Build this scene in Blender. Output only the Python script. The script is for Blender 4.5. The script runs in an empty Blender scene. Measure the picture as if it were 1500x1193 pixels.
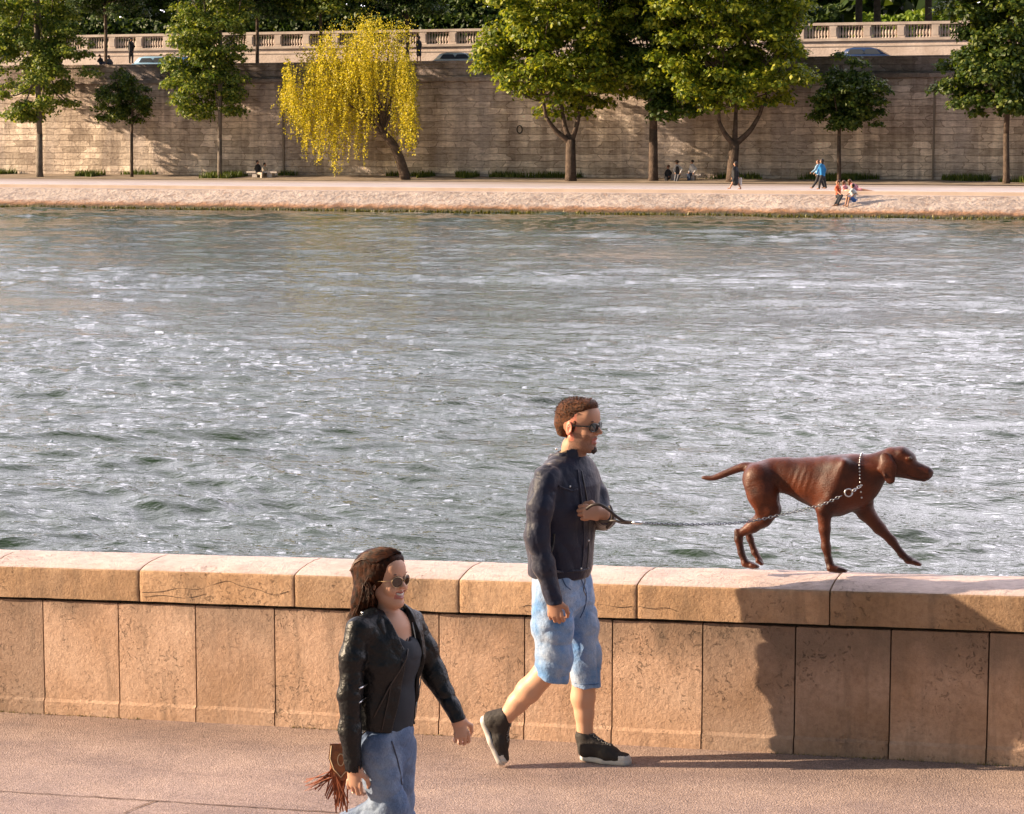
import bpy, math, random
import numpy as np
random.seed(7); RNG = np.random.default_rng(11)
C = bpy.context.scene.collection
scene = bpy.context.scene
PI = math.pi

# ---------------------------------------------------------------- camera
F = 3340.0; CX, CY = 750.0, 596.5                  # focal length and centre in photo pixels
PITCH = math.atan(398.5/F); YAW = math.atan(F/9550.0)
CAM = np.array([0.0, 0.0, 2.97])
cd = bpy.data.cameras.new('camera'); cam = bpy.data.objects.new('camera', cd); C.objects.link(cam)
cd.sensor_width = 36; cd.lens = F/1500*36; cd.clip_start = 0.1; cd.clip_end = 6000
cam.location = CAM; cam.rotation_euler = (PI/2-PITCH, 0, YAW); scene.camera = cam
# ---------------------------------------------------------------- sun, sky, exposure
SUN_AZ = math.radians(16); SUN_EL = math.radians(19.5)    # from the left, a little from behind the camera
sv = np.array([-math.cos(SUN_EL)*math.cos(SUN_AZ), -math.cos(SUN_EL)*math.sin(SUN_AZ), math.sin(SUN_EL)])
from mathutils import Vector
sl = bpy.data.lights.new('sun', 'SUN'); sun = bpy.data.objects.new('sun', sl); C.objects.link(sun)
sl.energy = 5.0; sl.angle = math.radians(0.5); sl.color = (1.0, 0.77, 0.53)
sun.rotation_euler = Vector(sv).to_track_quat('Z', 'Y').to_euler(); sun.location = (-20, -10, 30)
w = bpy.data.worlds.new('World'); scene.world = w; w.use_nodes = True
nt = w.node_tree; nt.nodes.clear()
wo = nt.nodes.new('ShaderNodeOutputWorld'); bg = nt.nodes.new('ShaderNodeBackground')
sky = nt.nodes.new('ShaderNodeTexSky'); sky.sky_type = 'NISHITA'; sky.sun_disc = False
sky.sun_elevation = SUN_EL; sky.sun_rotation = math.atan2(sv[0], sv[1]) % (2*PI)
sky.dust_density = 2.0; sky.air_density = 1.2
# bright cloud added ahead, out of view, to whiten the river's reflection
tc = nt.nodes.new('ShaderNodeTexCoord'); mp = nt.nodes.new('ShaderNodeMapping'); mp.inputs['Scale'].default_value = (1, 1, 3.2)
cn = nt.nodes.new('ShaderNodeTexNoise'); cn.inputs['Scale'].default_value = 4.2; cn.inputs['Detail'].default_value = 7; cn.inputs['Roughness'].default_value = .62
cr = nt.nodes.new('ShaderNodeValToRGB'); cr.color_ramp.elements[0].position = .37; cr.color_ramp.elements[1].position = .61
mx = nt.nodes.new('ShaderNodeMixRGB'); mx.inputs['Color2'].default_value = (41.0, 38.0, 42.5, 1)
L = nt.links.new
L(tc.outputs['Generated'], mp.inputs['Vector']); L(mp.outputs[0], cn.inputs['Vector']); L(cn.outputs['Fac'], cr.inputs['Fac'])
sp = nt.nodes.new('ShaderNodeSeparateXYZ'); L(tc.outputs['Generated'], sp.inputs[0])
mr = nt.nodes.new('ShaderNodeMapRange'); mr.interpolation_type = 'SMOOTHSTEP'; mr.inputs['From Min'].default_value = .0; mr.inputs['From Max'].default_value = .55; L(sp.outputs['Y'], mr.inputs['Value'])
mm = nt.nodes.new('ShaderNodeMath'); mm.operation = 'MULTIPLY'; L(cr.outputs['Color'], mm.inputs[0]); L(mr.outputs[0], mm.inputs[1]); L(mm.outputs[0], mx.inputs['Fac']); L(sky.outputs['Color'], mx.inputs['Color1']); L(mx.outputs['Color'], bg.inputs['Color'])
bg.inputs['Strength'].default_value = 0.052; L(bg.outputs[0], wo.inputs['Surface'])
vs = scene.view_settings; vs.view_transform = 'Standard'; vs.look = 'None'; vs.gamma = 1; vs.exposure = 1.18
scene.render.engine = 'CYCLES'
scene.cycles.max_bounces = 5; scene.cycles.transparent_max_bounces = 6; scene.cycles.caustics_reflective = False

# ---------------------------------------------------------------- geometry of the view (photo pixel -> point of the place)
fw = np.array([-math.sin(YAW)*math.cos(PITCH), math.cos(YAW)*math.cos(PITCH), -math.sin(PITCH)])
rt = np.array([math.cos(YAW), math.sin(YAW), 0.0]); upv = np.cross(rt, fw)
def ray(px, py): return fw + rt*(px-CX)/F - upv*(py-CY)/F
def WY(px, py, Y): r = ray(px, py); return CAM + r*(Y/r[1])
def WZ(px, py, Z): r = ray(px, py); return CAM + r*((Z-CAM[2])/r[2])
def sc(p): return float((np.array(p)-CAM) @ fw)/F     # metres per photo pixel at p
V = lambda *a: np.array(a, dtype=float)
def nrm(v): v = np.array(v, float); return v/(np.linalg.norm(v)+1e-12)
GX0, GZ0, G = -3.069, 0.024, 0.037
def ramp(x): return GZ0 + G*(np.clip(x, -28, 28)-GX0)

# ---------------------------------------------------------------- objects
ORG = {}
def tag(o, label=None, cat=None, group=None, kind=None):
    if label: o['label'] = label
    if cat: o['category'] = cat
    if group: o['group'] = group
    if kind: o['kind'] = kind
    return o
def thing(name, loc, label, cat, group=None):
    o = bpy.data.objects.new(name, None); C.objects.link(o); o.location = tuple(float(c) for c in loc)
    o.empty_display_size = .1; ORG[o.name] = np.array(loc, float); return tag(o, label, cat, group)
def mk(name, v, f, mats, parent=None, midx=None, smooth=True, sharp=0):
    """one mesh object from world-space vertices; f: list of tuples or an (n,3|4) array"""
    v = np.asarray(v, dtype=np.float64).reshape(-1, 3)
    org = ORG[parent.name] if parent is not None else np.zeros(3)
    me = bpy.data.meshes.new(name)
    vv = (v-org).astype(np.float32)
    if isinstance(f, np.ndarray):
        n, m = f.shape
        me.vertices.add(len(vv)); me.vertices.foreach_set('co', vv.ravel())
        me.loops.add(n*m); me.loops.foreach_set('vertex_index', f.astype(np.int32).ravel())
        me.polygons.add(n); me.polygons.foreach_set('loop_start', np.arange(0, n*m, m, dtype=np.int32))
        try: me.polygons.foreach_set('loop_total', np.full(n, m, dtype=np.int32))
        except Exception: pass
    else:
        me.from_pydata(vv.tolist(), [], f)
    for m_ in (mats if isinstance(mats, (list, tuple)) else [mats]): me.materials.append(m_)
    if midx is not None: me.polygons.foreach_set('material_index', np.asarray(midx, dtype=np.int32))
    me.update(calc_edges=True); me.validate()
    me.polygons.foreach_set('use_smooth', np.full(len(me.polygons), smooth)); me.update()
    if sharp: me.set_sharp_from_angle(angle=sharp)
    o = bpy.data.objects.new(name, me); C.objects.link(o)
    if parent is not None: o.parent = parent
    ORG[o.name] = org
    return o
class MB:
    def __init__(s): s.v = []; s.f = []; s.m = []; s.n = 0
    def add(s, v, f, mi=0):
        v = np.asarray(v, float).reshape(-1, 3)
        s.v.append(v); s.f += [tuple(int(i)+s.n for i in q) for q in f]; s.m += [mi]*len(f); s.n += len(v); return s
    def box(s, c, h, R=None, mi=0):
        c = np.array(c, float); R = np.eye(3) if R is None else R
        q = [c + (R.T @ np.array([a*h[0], b*h[1], d*h[2]])) for d in (-1, 1) for b in (-1, 1) for a in (-1, 1)]
        return s.add(q, [(0, 2, 3, 1), (4, 5, 7, 6), (0, 1, 5, 4), (2, 6, 7, 3), (0, 4, 6, 2), (1, 3, 7, 5)], mi)
    def tube(s, pts, rad, n=8, mi=0, flat=None, cap=True):
        pts = [np.array(p, float) for p in pts]; m = len(pts)
        rad = [rad]*m if np.isscalar(rad) else list(rad)
        d0 = nrm(pts[1]-pts[0]); a = nrm(np.cross(d0, [0, 0, 1] if abs(d0[2]) < .9 else [1, 0, 0])) if flat is None else nrm(flat)
        vv = []; ff = []
        for i in range(m):
            d = nrm(pts[min(i+1, m-1)]-pts[max(i-1, 0)]); a = nrm(a-d*(a@d)); b = np.cross(d, a)
            for k in range(n):
                t = 2*PI*k/n
                r2 = rad[i]*(1 if flat is None else .35)
                vv.append(pts[i]+a*math.cos(t)*rad[i]+b*math.sin(t)*r2)
        for i in range(m-1):
            for k in range(n): ff.append((i*n+k, i*n+(k+1) % n, (i+1)*n+(k+1) % n, (i+1)*n+k))
        if cap: ff.append(tuple(range(n))[::-1]); ff.append(tuple((m-1)*n+k for k in range(n)))
        return s.add(vv, ff, mi)
    def ell(s, c, r, R=None, n=12, m=8, mi=0):
        R = np.eye(3) if R is None else R; r = np.array(r)*np.ones(3); vv = []
        for i in range(m+1):
            th = PI*i/m
            for k in range(n):
                ph = 2*PI*k/n
                vv.append(np.array(c)+R.T@(r*np.array([math.sin(th)*math.cos(ph), math.sin(th)*math.sin(ph), math.cos(th)])))
        ff = [(i*n+k, (i+1)*n+k, (i+1)*n+(k+1) % n, i*n+(k+1) % n) for i in range(m) for k in range(n)]
        return s.add(vv, ff, mi)
    def lathe(s, c, prof, n=10, mi=0):
        vv = [(c[0]+r*math.cos(2*PI*k/n), c[1]+r*math.sin(2*PI*k/n), c[2]+z) for r, z in prof for k in range(n)]
        ff = [(i*n+k, i*n+(k+1) % n, (i+1)*n+(k+1) % n, (i+1)*n+k) for i in range(len(prof)-1) for k in range(n)]
        ff.append(tuple((len(prof)-1)*n+k for k in range(n))); return s.add(vv, ff, mi)
    def build(s, name, mats, parent=None, smooth=True):
        return mk(name, np.concatenate(s.v), s.f, mats, parent, s.m, smooth)
def spline(pts, n=8):
    """Catmull-Rom through pts"""
    P = [np.array(p, float) for p in pts]; P = [2*P[0]-P[1]]+P+[2*P[-1]-P[-2]]; o = []
    for i in range(1, len(P)-2):
        for k in range(n):
            t = k/n; a, b, c, d = P[i-1:i+3]
            o.append(.5*((2*b)+(-a+c)*t+(2*a-5*b+4*c-d)*t*t+(-a+3*b-3*c+d)*t**3))
    return o+[P[-2]]

# ---------------------------------------------------------------- materials
def mat(name, col, rough=.7, spec=.5, metal=0, sheen=0, bump=None, var=None, noise_scale=5, trans=None, sss=0):
    m = bpy.data.materials.new(name); m.use_nodes = True; n = m.node_tree; b = n.nodes['Principled BSDF']
    b.inputs['Base Color'].default_value = (*col, 1); b.inputs['Roughness'].default_value = rough
    b.inputs['Specular IOR Level'].default_value = spec; b.inputs['Metallic'].default_value = metal
    if sheen: b.inputs['Sheen Weight'].default_value = sheen
    g = n.nodes.new('ShaderNodeNewGeometry')
    if var:      # second colour through noise
        t = n.nodes.new('ShaderNodeTexNoise'); t.inputs['Scale'].default_value = noise_scale; t.inputs['Detail'].default_value = 6
        n.links.new(g.outputs['Position'], t.inputs['Vector'])
        r = n.nodes.new('ShaderNodeValToRGB'); r.color_ramp.elements[0].position = .35; r.color_ramp.elements[1].position = .65
        r.color_ramp.elements[0].color = (*col, 1); r.color_ramp.elements[1].color = (*var, 1)
        n.links.new(t.outputs['Fac'], r.inputs['Fac']); n.links.new(r.outputs['Color'], b.inputs['Base Color'])
    if bump:     # (scale, height m)
        t2 = n.nodes.new('ShaderNodeTexNoise'); t2.inputs['Scale'].default_value = bump[0]; t2.inputs['Detail'].default_value = 4
        n.links.new(g.outputs['Position'], t2.inputs['Vector'])
        bp = n.nodes.new('ShaderNodeBump'); bp.inputs['Distance'].default_value = bump[1]; bp.inputs['Strength'].default_value = 1
        n.links.new(t2.outputs['Fac'], bp.inputs['Height']); n.links.new(bp.outputs['Normal'], b.inputs['Normal'])
    if sss:
        b.inputs['Subsurface Weight'].default_value = sss; b.inputs['Subsurface Radius'].default_value = (.012, .004, .002); b.inputs['Subsurface Scale'].default_value = 1
    return m
class NG:
    """small helper to wire a material"""
    def __init__(s, name):
        s.m = bpy.data.materials.new(name); s.m.use_nodes = True; s.t = s.m.node_tree; s.b = s.t.nodes['Principled BSDF']
        s.g = s.t.nodes.new('ShaderNodeNewGeometry'); s.pos = s.g.outputs['Position']
    def n(s, typ, **kw):
        x = s.t.nodes.new(typ)
        for k, v in kw.items():
            if k in x.inputs.keys(): x.inputs[k].default_value = v
            else: setattr(x, k, v)
        return x
    def l(s, a, b): s.t.links.new(a, b)
    def map(s, scale, src=None, rot=(0, 0, 0), loc=(0, 0, 0)):
        x = s.n('ShaderNodeMapping'); x.inputs['Scale'].default_value = scale; x.inputs['Rotation'].default_value = rot; x.inputs['Location'].default_value = loc
        s.l(src or s.pos, x.inputs['Vector']); return x.outputs[0]
    def noise(s, scale, vec=None, detail=5, rough=.55, dist=0):
        x = s.n('ShaderNodeTexNoise', Scale=scale, Detail=detail, Roughness=rough, Distortion=dist); s.l(vec or s.pos, x.inputs['Vector']); return x.outputs['Fac']
    def ramp(s, fac, stops):
        x = s.n('ShaderNodeValToRGB'); e = x.color_ramp.elements
        while len(e) < len(stops): e.new(.5)
        for i, (p, c) in enumerate(stops): e[i].position = p; e[i].color = (*c, 1) if len(c) == 3 else c
        s.l(fac, x.inputs['Fac']); return x.outputs['Color']
    def mix(s, a, b, fac, mode='MIX'):
        x = s.n('ShaderNodeMixRGB', blend_type=mode)
        for i, q in (('Fac', fac), ('Color1', a), ('Color2', b)):
            if hasattr(q, 'links'): s.l(q, x.inputs[i])
            else: x.inputs[i].default_value = q if i == 'Fac' else (*q, 1)
        return x.outputs['Color']
    def math(s, op, a, b=0.0, clamp=False):
        x = s.n('ShaderNodeMath', operation=op, use_clamp=clamp)
        for i, q in enumerate((a, b)):
            if hasattr(q, 'links'): s.l(q, x.inputs[i])
            else: x.inputs[i].default_value = q
        return x.outputs[0]
    def bump(s, h, dist, prev=None, strength=1):
        x = s.n('ShaderNodeBump', Strength=strength, Distance=dist); s.l(h, x.inputs['Height'])
        if prev: s.l(prev, x.inputs['Normal'])
        return x.outputs['Normal']
    def fin(s, col=None, rough=None, normal=None):
        if col is not None:
            if hasattr(col, 'links'): s.l(col, s.b.inputs['Base Color'])
            else: s.b.inputs['Base Color'].default_value = (*col, 1)
        if rough is not None:
            if hasattr(rough, 'links'): s.l(rough, s.b.inputs['Roughness'])
            else: s.b.inputs['Roughness'].default_value = rough
        if normal is not None: s.l(normal, s.b.inputs['Normal'])
        return s.m

def limestone(name, c1, c2, c3, seed=0.0, pit=1.0, lit_top=None):
    g = NG(name); v = g.map((1, 1, 1), loc=(seed, seed*2, 0))
    oi = g.n('ShaderNodeObjectInfo'); ov = g.n('ShaderNodeCombineXYZ'); g.l(g.math('MULTIPLY', oi.outputs['Random'], 37.0), ov.inputs['Y']); g.l(g.math('MULTIPLY', oi.outputs['Random'], 91.0), ov.inputs['X']); va = g.n('ShaderNodeVectorMath', operation='ADD'); g.l(v, va.inputs[0]); g.l(ov.outputs[0], va.inputs[1]); v = va.outputs[0]
    big = g.noise(2.2, v, 6, .6); col = g.ramp(big, [(.3, c1), (.5, c2), (.72, c3)])
    rr = g.ramp(oi.outputs['Random'], [(0, (.72, .72, .74)), (1, (1.16, 1.13, 1.12))]); col = g.mix(col, rr, 1.0, 'MULTIPLY')
    fine = g.noise(38, v, 6, .7); col = g.mix(col, g.ramp(fine, [(.3, (.72, .68, .66)), (.6, (1.05, 1.05, 1.05))]), .8, 'MULTIPLY')
    # dark weather stains running down
    st = g.noise(3.5, g.map((2.6, 2.6, .35), v), 6, .65); stm = g.ramp(st, [(.5, (0, 0, 0)), (.66, (1, 1, 1))])
    col = g.mix(col, (.13, .095, .07), g.math('MULTIPLY', stm, .45))
    # worm-like pits in patches
    wn = g.noise(34, v, 4, .65, 1.0); worm = g.ramp(wn, [(.35, (1, 1, 1)), (.41, (0, 0, 0))])
    patch = g.ramp(g.noise(2.7, g.map((1, 1, 1), v, loc=(9, 2, 4)), 3), [(.49, (0, 0, 0)), (.64, (1, 1, 1))])
    pits = g.mix(worm, patch, 1.0, 'MULTIPLY')
    col = g.mix(col, (.16, .09, .055), g.math('MULTIPLY', pits, .26*pit))
    if lit_top:  # up-facing stone coloured paler, standing in for light on the top
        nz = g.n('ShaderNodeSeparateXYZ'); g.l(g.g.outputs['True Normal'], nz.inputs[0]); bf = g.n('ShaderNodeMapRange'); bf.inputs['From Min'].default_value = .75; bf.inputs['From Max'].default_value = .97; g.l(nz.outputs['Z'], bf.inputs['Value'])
        tc_ = g.mix(lit_top, g.ramp(g.noise(5, v, 6, .7), [(.35, (.80, .78, .78)), (.6, (1.05, 1.05, 1.05))]), 1, 'MULTIPLY'); tc_ = g.mix(tc_, g.ramp(g.noise(45, g.map((.35, 1, 1), v), 4, .7), [(.3, (.65, .62, .62)), (.5, (1, 1, 1))]), .7, 'MULTIPLY'); col = g.mix(col, tc_, bf.outputs[0])
    sz = g.n('ShaderNodeSeparateXYZ'); g.l(g.pos, sz.inputs[0]); gr = g.math('ADD', g.math('MULTIPLY', g.math('SUBTRACT', sz.outputs['Z'], .36), 1.5), g.math('MULTIPLY', g.noise(4.5, g.map((1, 1, .5), v), 5, .65), 1.0))
    if not lit_top: col = g.mix(col, (.15, .105, .075), g.math('MULTIPLY', g.ramp(gr, [(.55, (0, 0, 0)), (.90, (1, 1, 1))]), .7))
    n1 = g.bump(g.noise(55, v, 6, .75), .010); n2 = g.bump(g.math('MULTIPLY', pits, -1.0), .013*pit, n1)
    return g.fin(col, .85, n2)
M_panel = limestone('warm limestone', (.40, .25, .155), (.50, .335, .235), (.57, .41, .31))
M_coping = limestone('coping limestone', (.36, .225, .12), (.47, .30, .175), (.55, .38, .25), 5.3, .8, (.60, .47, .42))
M_gap = mat('dark joint mortar', (.03, .022, .016), .95)

def path_mat():
    g = NG('gravelly path'); col = g.ramp(g.noise(.9, None, 5), [(.3, (.355, .27, .24)), (.7, (.45, .345, .305))])
    vo = g.n('ShaderNodeTexVoronoi', Scale=115.0); g.l(g.pos, vo.inputs['Vector'])
    col = g.mix(col, g.ramp(vo.outputs['Color'], [(.2, (.62, .58, .56)), (.8, (1.18, 1.15, 1.12))]), .75, 'MULTIPLY')
    sp = g.noise(190, None, 2); col = g.mix(col, g.ramp(sp, [(.36, (.45, .40, .38)), (.5, (1, 1, 1))]), .7, 'MULTIPLY')
    sl_ = g.ramp(g.noise(1.3, g.map((.5, 1.6, 1)), 6, .65), [(.40, (.80, .78, .80)), (.56, (1.04, 1.03, 1.02))]); col = g.mix(col, sl_, 1, 'MULTIPLY'); blot = g.noise(4, None, 4); col = g.mix(col, g.ramp(blot, [(.35, (.86, .86, .88)), (.6, (1.03, 1.02, 1))]), 1, 'MULTIPLY')
    n1 = g.bump(vo.outputs['Distance'], .0035); n2 = g.bump(g.noise(130, None, 3, .7), .0045, n1)
    return g.fin(col, .88, n2)
M_path = path_mat()

def embank_mat(name, dark=1.0):
    """big weathered ashlar blocks of the far river wall"""
    g = NG(name)
    sw = g.n('ShaderNodeSeparateXYZ'); g.l(g.pos, sw.inputs[0]); cb = g.n('ShaderNodeCombineXYZ')
    g.l(g.math('ADD', sw.outputs['X'], g.math('MULTIPLY', g.noise(.5, g.map((1, 1, 2.3)), 2), 2.2)), cb.inputs['X']); g.l(sw.outputs['Z'], cb.inputs['Y'])
    wob = g.noise(.9, None, 3); off = g.math('MULTIPLY', g.math('SUBTRACT', wob, .5), .22)
    g.l(g.math('ADD', sw.outputs['Z'], off), cb.inputs['Y'])
    br = g.n('ShaderNodeTexBrick', Scale=1.0); g.l(cb.outputs[0], br.inputs['Vector'])
    br.inputs['Brick Width'].default_value = 1.25; br.inputs['Row Height'].default_value = .43; br.inputs['Mortar Size'].default_value = .022
    br.inputs['Mortar Smooth'].default_value = .3; br.inputs['Bias'].default_value = -.1; br.offset = .43; br.squash = 1.7; br.squash_frequency = 3
    br.inputs['Color1'].default_value = (.37*dark, .315*dark, .265*dark, 1); br.inputs['Color2'].default_value = (.68*dark, .60*dark, .525*dark, 1); br.inputs['Mortar'].default_value = (.30*dark, .24*dark, .19*dark, 1)
    col = br.outputs['Color']
    col = g.mix(col, g.ramp(g.noise(.35, None, 6, .6), [(.33, (.68, .64, .62)), (.6, (1.18, 1.15, 1.12))]), 1, 'MULTIPLY')
    strk = g.noise(.8, g.map((1.6, 1, .12)), 5, .6); col = g.mix(col, g.ramp(strk, [(.42, (.58, .55, .55)), (.6, (1.12, 1.12, 1.12))]), .75, 'MULTIPLY')
    # pale lime bloom in vertical bands
    bloom = g.noise(.22, g.map((1.3, 1, .35), loc=(7, 0, 3)), 5, .6); col = g.mix(col, (.62, .55, .54), g.math('MULTIPLY', g.ramp(bloom, [(.5, (0, 0, 0)), (.66, (1, 1, 1))]), .5))
    # tree shade on the upper courses, darkened into the stone colour
    dk = g.ramp(g.math('MULTIPLY', sw.outputs['Z'], .1), [(.45, (1, 1, 1)), (.66, (.72, .69, .72))]); col = g.mix(col, dk, 1, 'MULTIPLY')
    col = g.mix(col, g.ramp(g.noise(3.0, g.map((.6, 1, 2.2)), 5, .7), [(.3, (.5, .46, .44)), (.6, (1.12, 1.12, 1.12))]), .8, 'MULTIPLY')
    n1 = g.bump(br.outputs['Fac'], -.05); n2 = g.bump(g.noise(5, None, 5, .7), .08, n1)
    return g.fin(col, .9, n2)
M_embank = embank_mat('old ashlar embankment', 1.45); M_parapet = embank_mat('grey ashlar parapet', .95)

def bank_mat():
    g = NG('cobbled river bank'); vo = g.n('ShaderNodeTexVoronoi', Scale=2.6); g.l(g.map((.8, 1, 1)), vo.inputs['Vector'])
    col = g.ramp(g.noise(.5, None, 5), [(.3, (.33, .27, .235)), (.7, (.45, .37, .32))])
    col = g.mix(col, g.ramp(vo.outputs['Color'], [(.1, (.55, .5, .48)), (.7, (1.15, 1.13, 1.1))]), .6, 'MULTIPLY')
    hol = g.noise(3.2, None, 3, .6, .6); col = g.mix(col, (.25, .15, .10), g.math('MULTIPLY', g.ramp(hol, [(.35, (1, 1, 1)), (.43, (0, 0, 0))]), .55))
    sw = g.n('ShaderNodeSeparateXYZ'); g.l(g.pos, sw.inputs[0])
    zz = g.math('ADD', sw.outputs['Z'], g.math('MULTIPLY', g.noise(1.6, None, 3), .35))
    wet = g.ramp(g.math('ADD', zz, 1.2), [(.30, (.10, .12, .02)), (.40, (.22, .13, .02)), (.50, (.72, .45, .25)), (.68, (1, 1, 1))])
    col = g.mix(col, wet, 1, 'MULTIPLY')
    return g.fin(col, .9, g.bump(g.noise(4, None, 4), .12))
M_bank = bank_mat()
def walk_mat():
    g = NG('pale cobbled quay'); col = g.ramp(g.noise(.3, g.map((.15, 1.2, 1)), 4), [(.35, (.36, .30, .31)), (.65, (.55, .46, .43))])
    col = g.mix(col, g.ramp(g.noise(6, None, 3), [(.3, (.8, .8, .8)), (.7, (1.08, 1.08, 1.08))]), 1, 'MULTIPLY')
    return g.fin(col, .85)
M_walk = walk_mat()
M_road = mat('upper road asphalt', (.10, .10, .11), .8, var=(.14, .135, .14), noise_scale=2)
M_terr = mat('terrace gravel and lawn', (.13, .16, .05), .9, var=(.22, .22, .08), noise_scale=.4)
M_pale = mat('pale terrace stone', (.58, .47, .42), .85, var=(.74, .62, .57), noise_scale=.9, bump=(6, .02))
M_pale2 = mat('balustrade stone', (.46, .38, .34), .85, var=(.62, .53, .48), noise_scale=1.4)

def leaf_mat(name, c1, c2, c3, tr=.35):
    m = bpy.data.materials.new(name); m.use_nodes = True; t = m.node_tree; t.nodes.clear()
    o = t.nodes.new('ShaderNodeOutputMaterial'); g = t.nodes.new('ShaderNodeNewGeometry'); r = t.nodes.new('ShaderNodeValToRGB')
    e = r.color_ramp.elements; e.new(.5)
    for i, (p, c) in enumerate(((0, c1), (.55, c2), (1, c3))): e[i].position = p; e[i].color = (*c, 1)
    t.links.new(g.outputs['Random Per Island'], r.inputs['Fac'])
    d = t.nodes.new('ShaderNodeBsdfPrincipled'); d.inputs['Roughness'].default_value = .5; d.inputs['Specular IOR Level'].default_value = .35
    tl = t.nodes.new('ShaderNodeBsdfTranslucent'); mx = t.nodes.new('ShaderNodeMixShader'); mx.inputs[0].default_value = tr
    hs = t.nodes.new('ShaderNodeMixRGB'); hs.blend_type = 'MULTIPLY'; hs.inputs['Fac'].default_value = 1; hs.inputs['Color2'].default_value = (1.5, 1.45, .6, 1)
    t.links.new(r.outputs[0], d.inputs['Base Color']); t.links.new(r.outputs[0], hs.inputs['Color1']); t.links.new(hs.outputs[0], tl.inputs['Color'])
    t.links.new(d.outputs[0], mx.inputs[1]); t.links.new(tl.outputs[0], mx.inputs[2]); t.links.new(mx.outputs[0], o.inputs['Surface']); return m
M_chest = leaf_mat('chestnut leaf', (.045, .09, .010), (.20, .25, .022), (.42, .42, .04))
M_plane = leaf_mat('plane tree leaf', (.035, .075, .016), (.14, .20, .03), (.36, .38, .08))
M_deep = leaf_mat('deep green leaf', (.022, .05, .010), (.065, .11, .02), (.17, .20, .03))
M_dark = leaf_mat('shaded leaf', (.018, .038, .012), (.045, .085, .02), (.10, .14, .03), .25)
M_willow = leaf_mat('golden willow leaf', (.20, .20, .02), (.50, .42, .035), (.74, .64, .08), .4)
M_lime = leaf_mat('light green leaf', (.09, .15, .02), (.17, .26, .03), (.28, .36, .05))
M_bark = mat('brown bark', (.055, .035, .025), .9, var=(.11, .075, .055), noise_scale=4, bump=(12, .05))
M_barkg = mat('grey bark', (.12, .095, .075), .9, var=(.20, .165, .14), noise_scale=3, bump=(12, .04))
M_grass = leaf_mat('grass blade', (.05, .08, .015), (.10, .14, .02), (.16, .18, .04), .2)
M_moss = leaf_mat('waterline weed', (.05, .055, .008), (.10, .10, .012), (.20, .16, .02), .15)
M_bldg = mat('pale facade', (.62, .58, .54), .8, var=(.7, .66, .62), noise_scale=.3); M_glassd = mat('dark window glass', (.05, .06, .08), .15)

# ---------------------------------------------------------------- near quay, wall
def strip(name, X, Y, zf, m, kind='structure', smooth=False):
    X = np.asarray(X, float); Y = np.asarray(Y, float); gx, gy = np.meshgrid(X, Y); gz = zf(gx, gy)
    v = np.stack([gx, gy, gz], -1).reshape(-1, 3); a = np.arange((len(Y)-1)*len(X)).reshape(len(Y)-1, len(X))[:, :-1].ravel()
    f = np.stack([a, a+1, a+1+len(X), a+len(X)], 1); o = mk(name, v, f, m, None, None, smooth)
    if kind: o['kind'] = kind
    return o
xs = np.unique(np.concatenate([np.linspace(-600, -28, 12), np.linspace(-28, 28, 29), np.linspace(28, 600, 12)]))
strip('quay_path', xs, [-500, -100, -20, 0, 10.5], lambda x, y: ramp(x), M_path)
WF = 10.40                                     # face of the low river wall
wall = thing('river_wall', (-3.1, 10.6, ramp(-3.1)), 'low limestone wall with cambered coping beside the path, the brown dog walking along its top', 'stone wall')
b = MB()
for x0, x1 in ((-28, -14), (-14, 28)):
    q = [(x, y, ramp(x)+z) for x in (x0, x1) for y, z in ((WF+.035, -.3), (10.82, -.3), (10.82, .625), (WF+.035, .625))]
    b.add(q, [(0, 1, 2, 3), (7, 6, 5, 4), (0, 4, 5, 1), (1, 5, 6, 2), (2, 6, 7, 3), (3, 7, 4, 0)])
b.build('wall_core', M_gap, wall, False)
def vnoise(p, s=1.0, seed=0):
    """cheap lattice value noise, vectorised; returns about -1..1"""
    p = np.asarray(p, np.float32)*s; i = np.floor(p).astype(np.int64); f = p-i; f = f*f*(3-2*f); o = 0
    for dx in (0, 1):
        for dy in (0, 1):
            for dz in (0, 1):
                h = (i[..., 0]+dx)*374761393+(i[..., 1]+dy)*668265263+(i[..., 2]+dz)*2147483647+seed*974634777
                h = (h ^ (h >> 13))*1274126177 & 0x7fffffff; h = (h ^ (h >> 16)) & 0xffff
                wt = (f[..., 0] if dx else 1-f[..., 0])*(f[..., 1] if dy else 1-f[..., 1])*(f[..., 2] if dz else 1-f[..., 2])
                o = o+wt*(h/32767.5-1)
    return o
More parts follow.
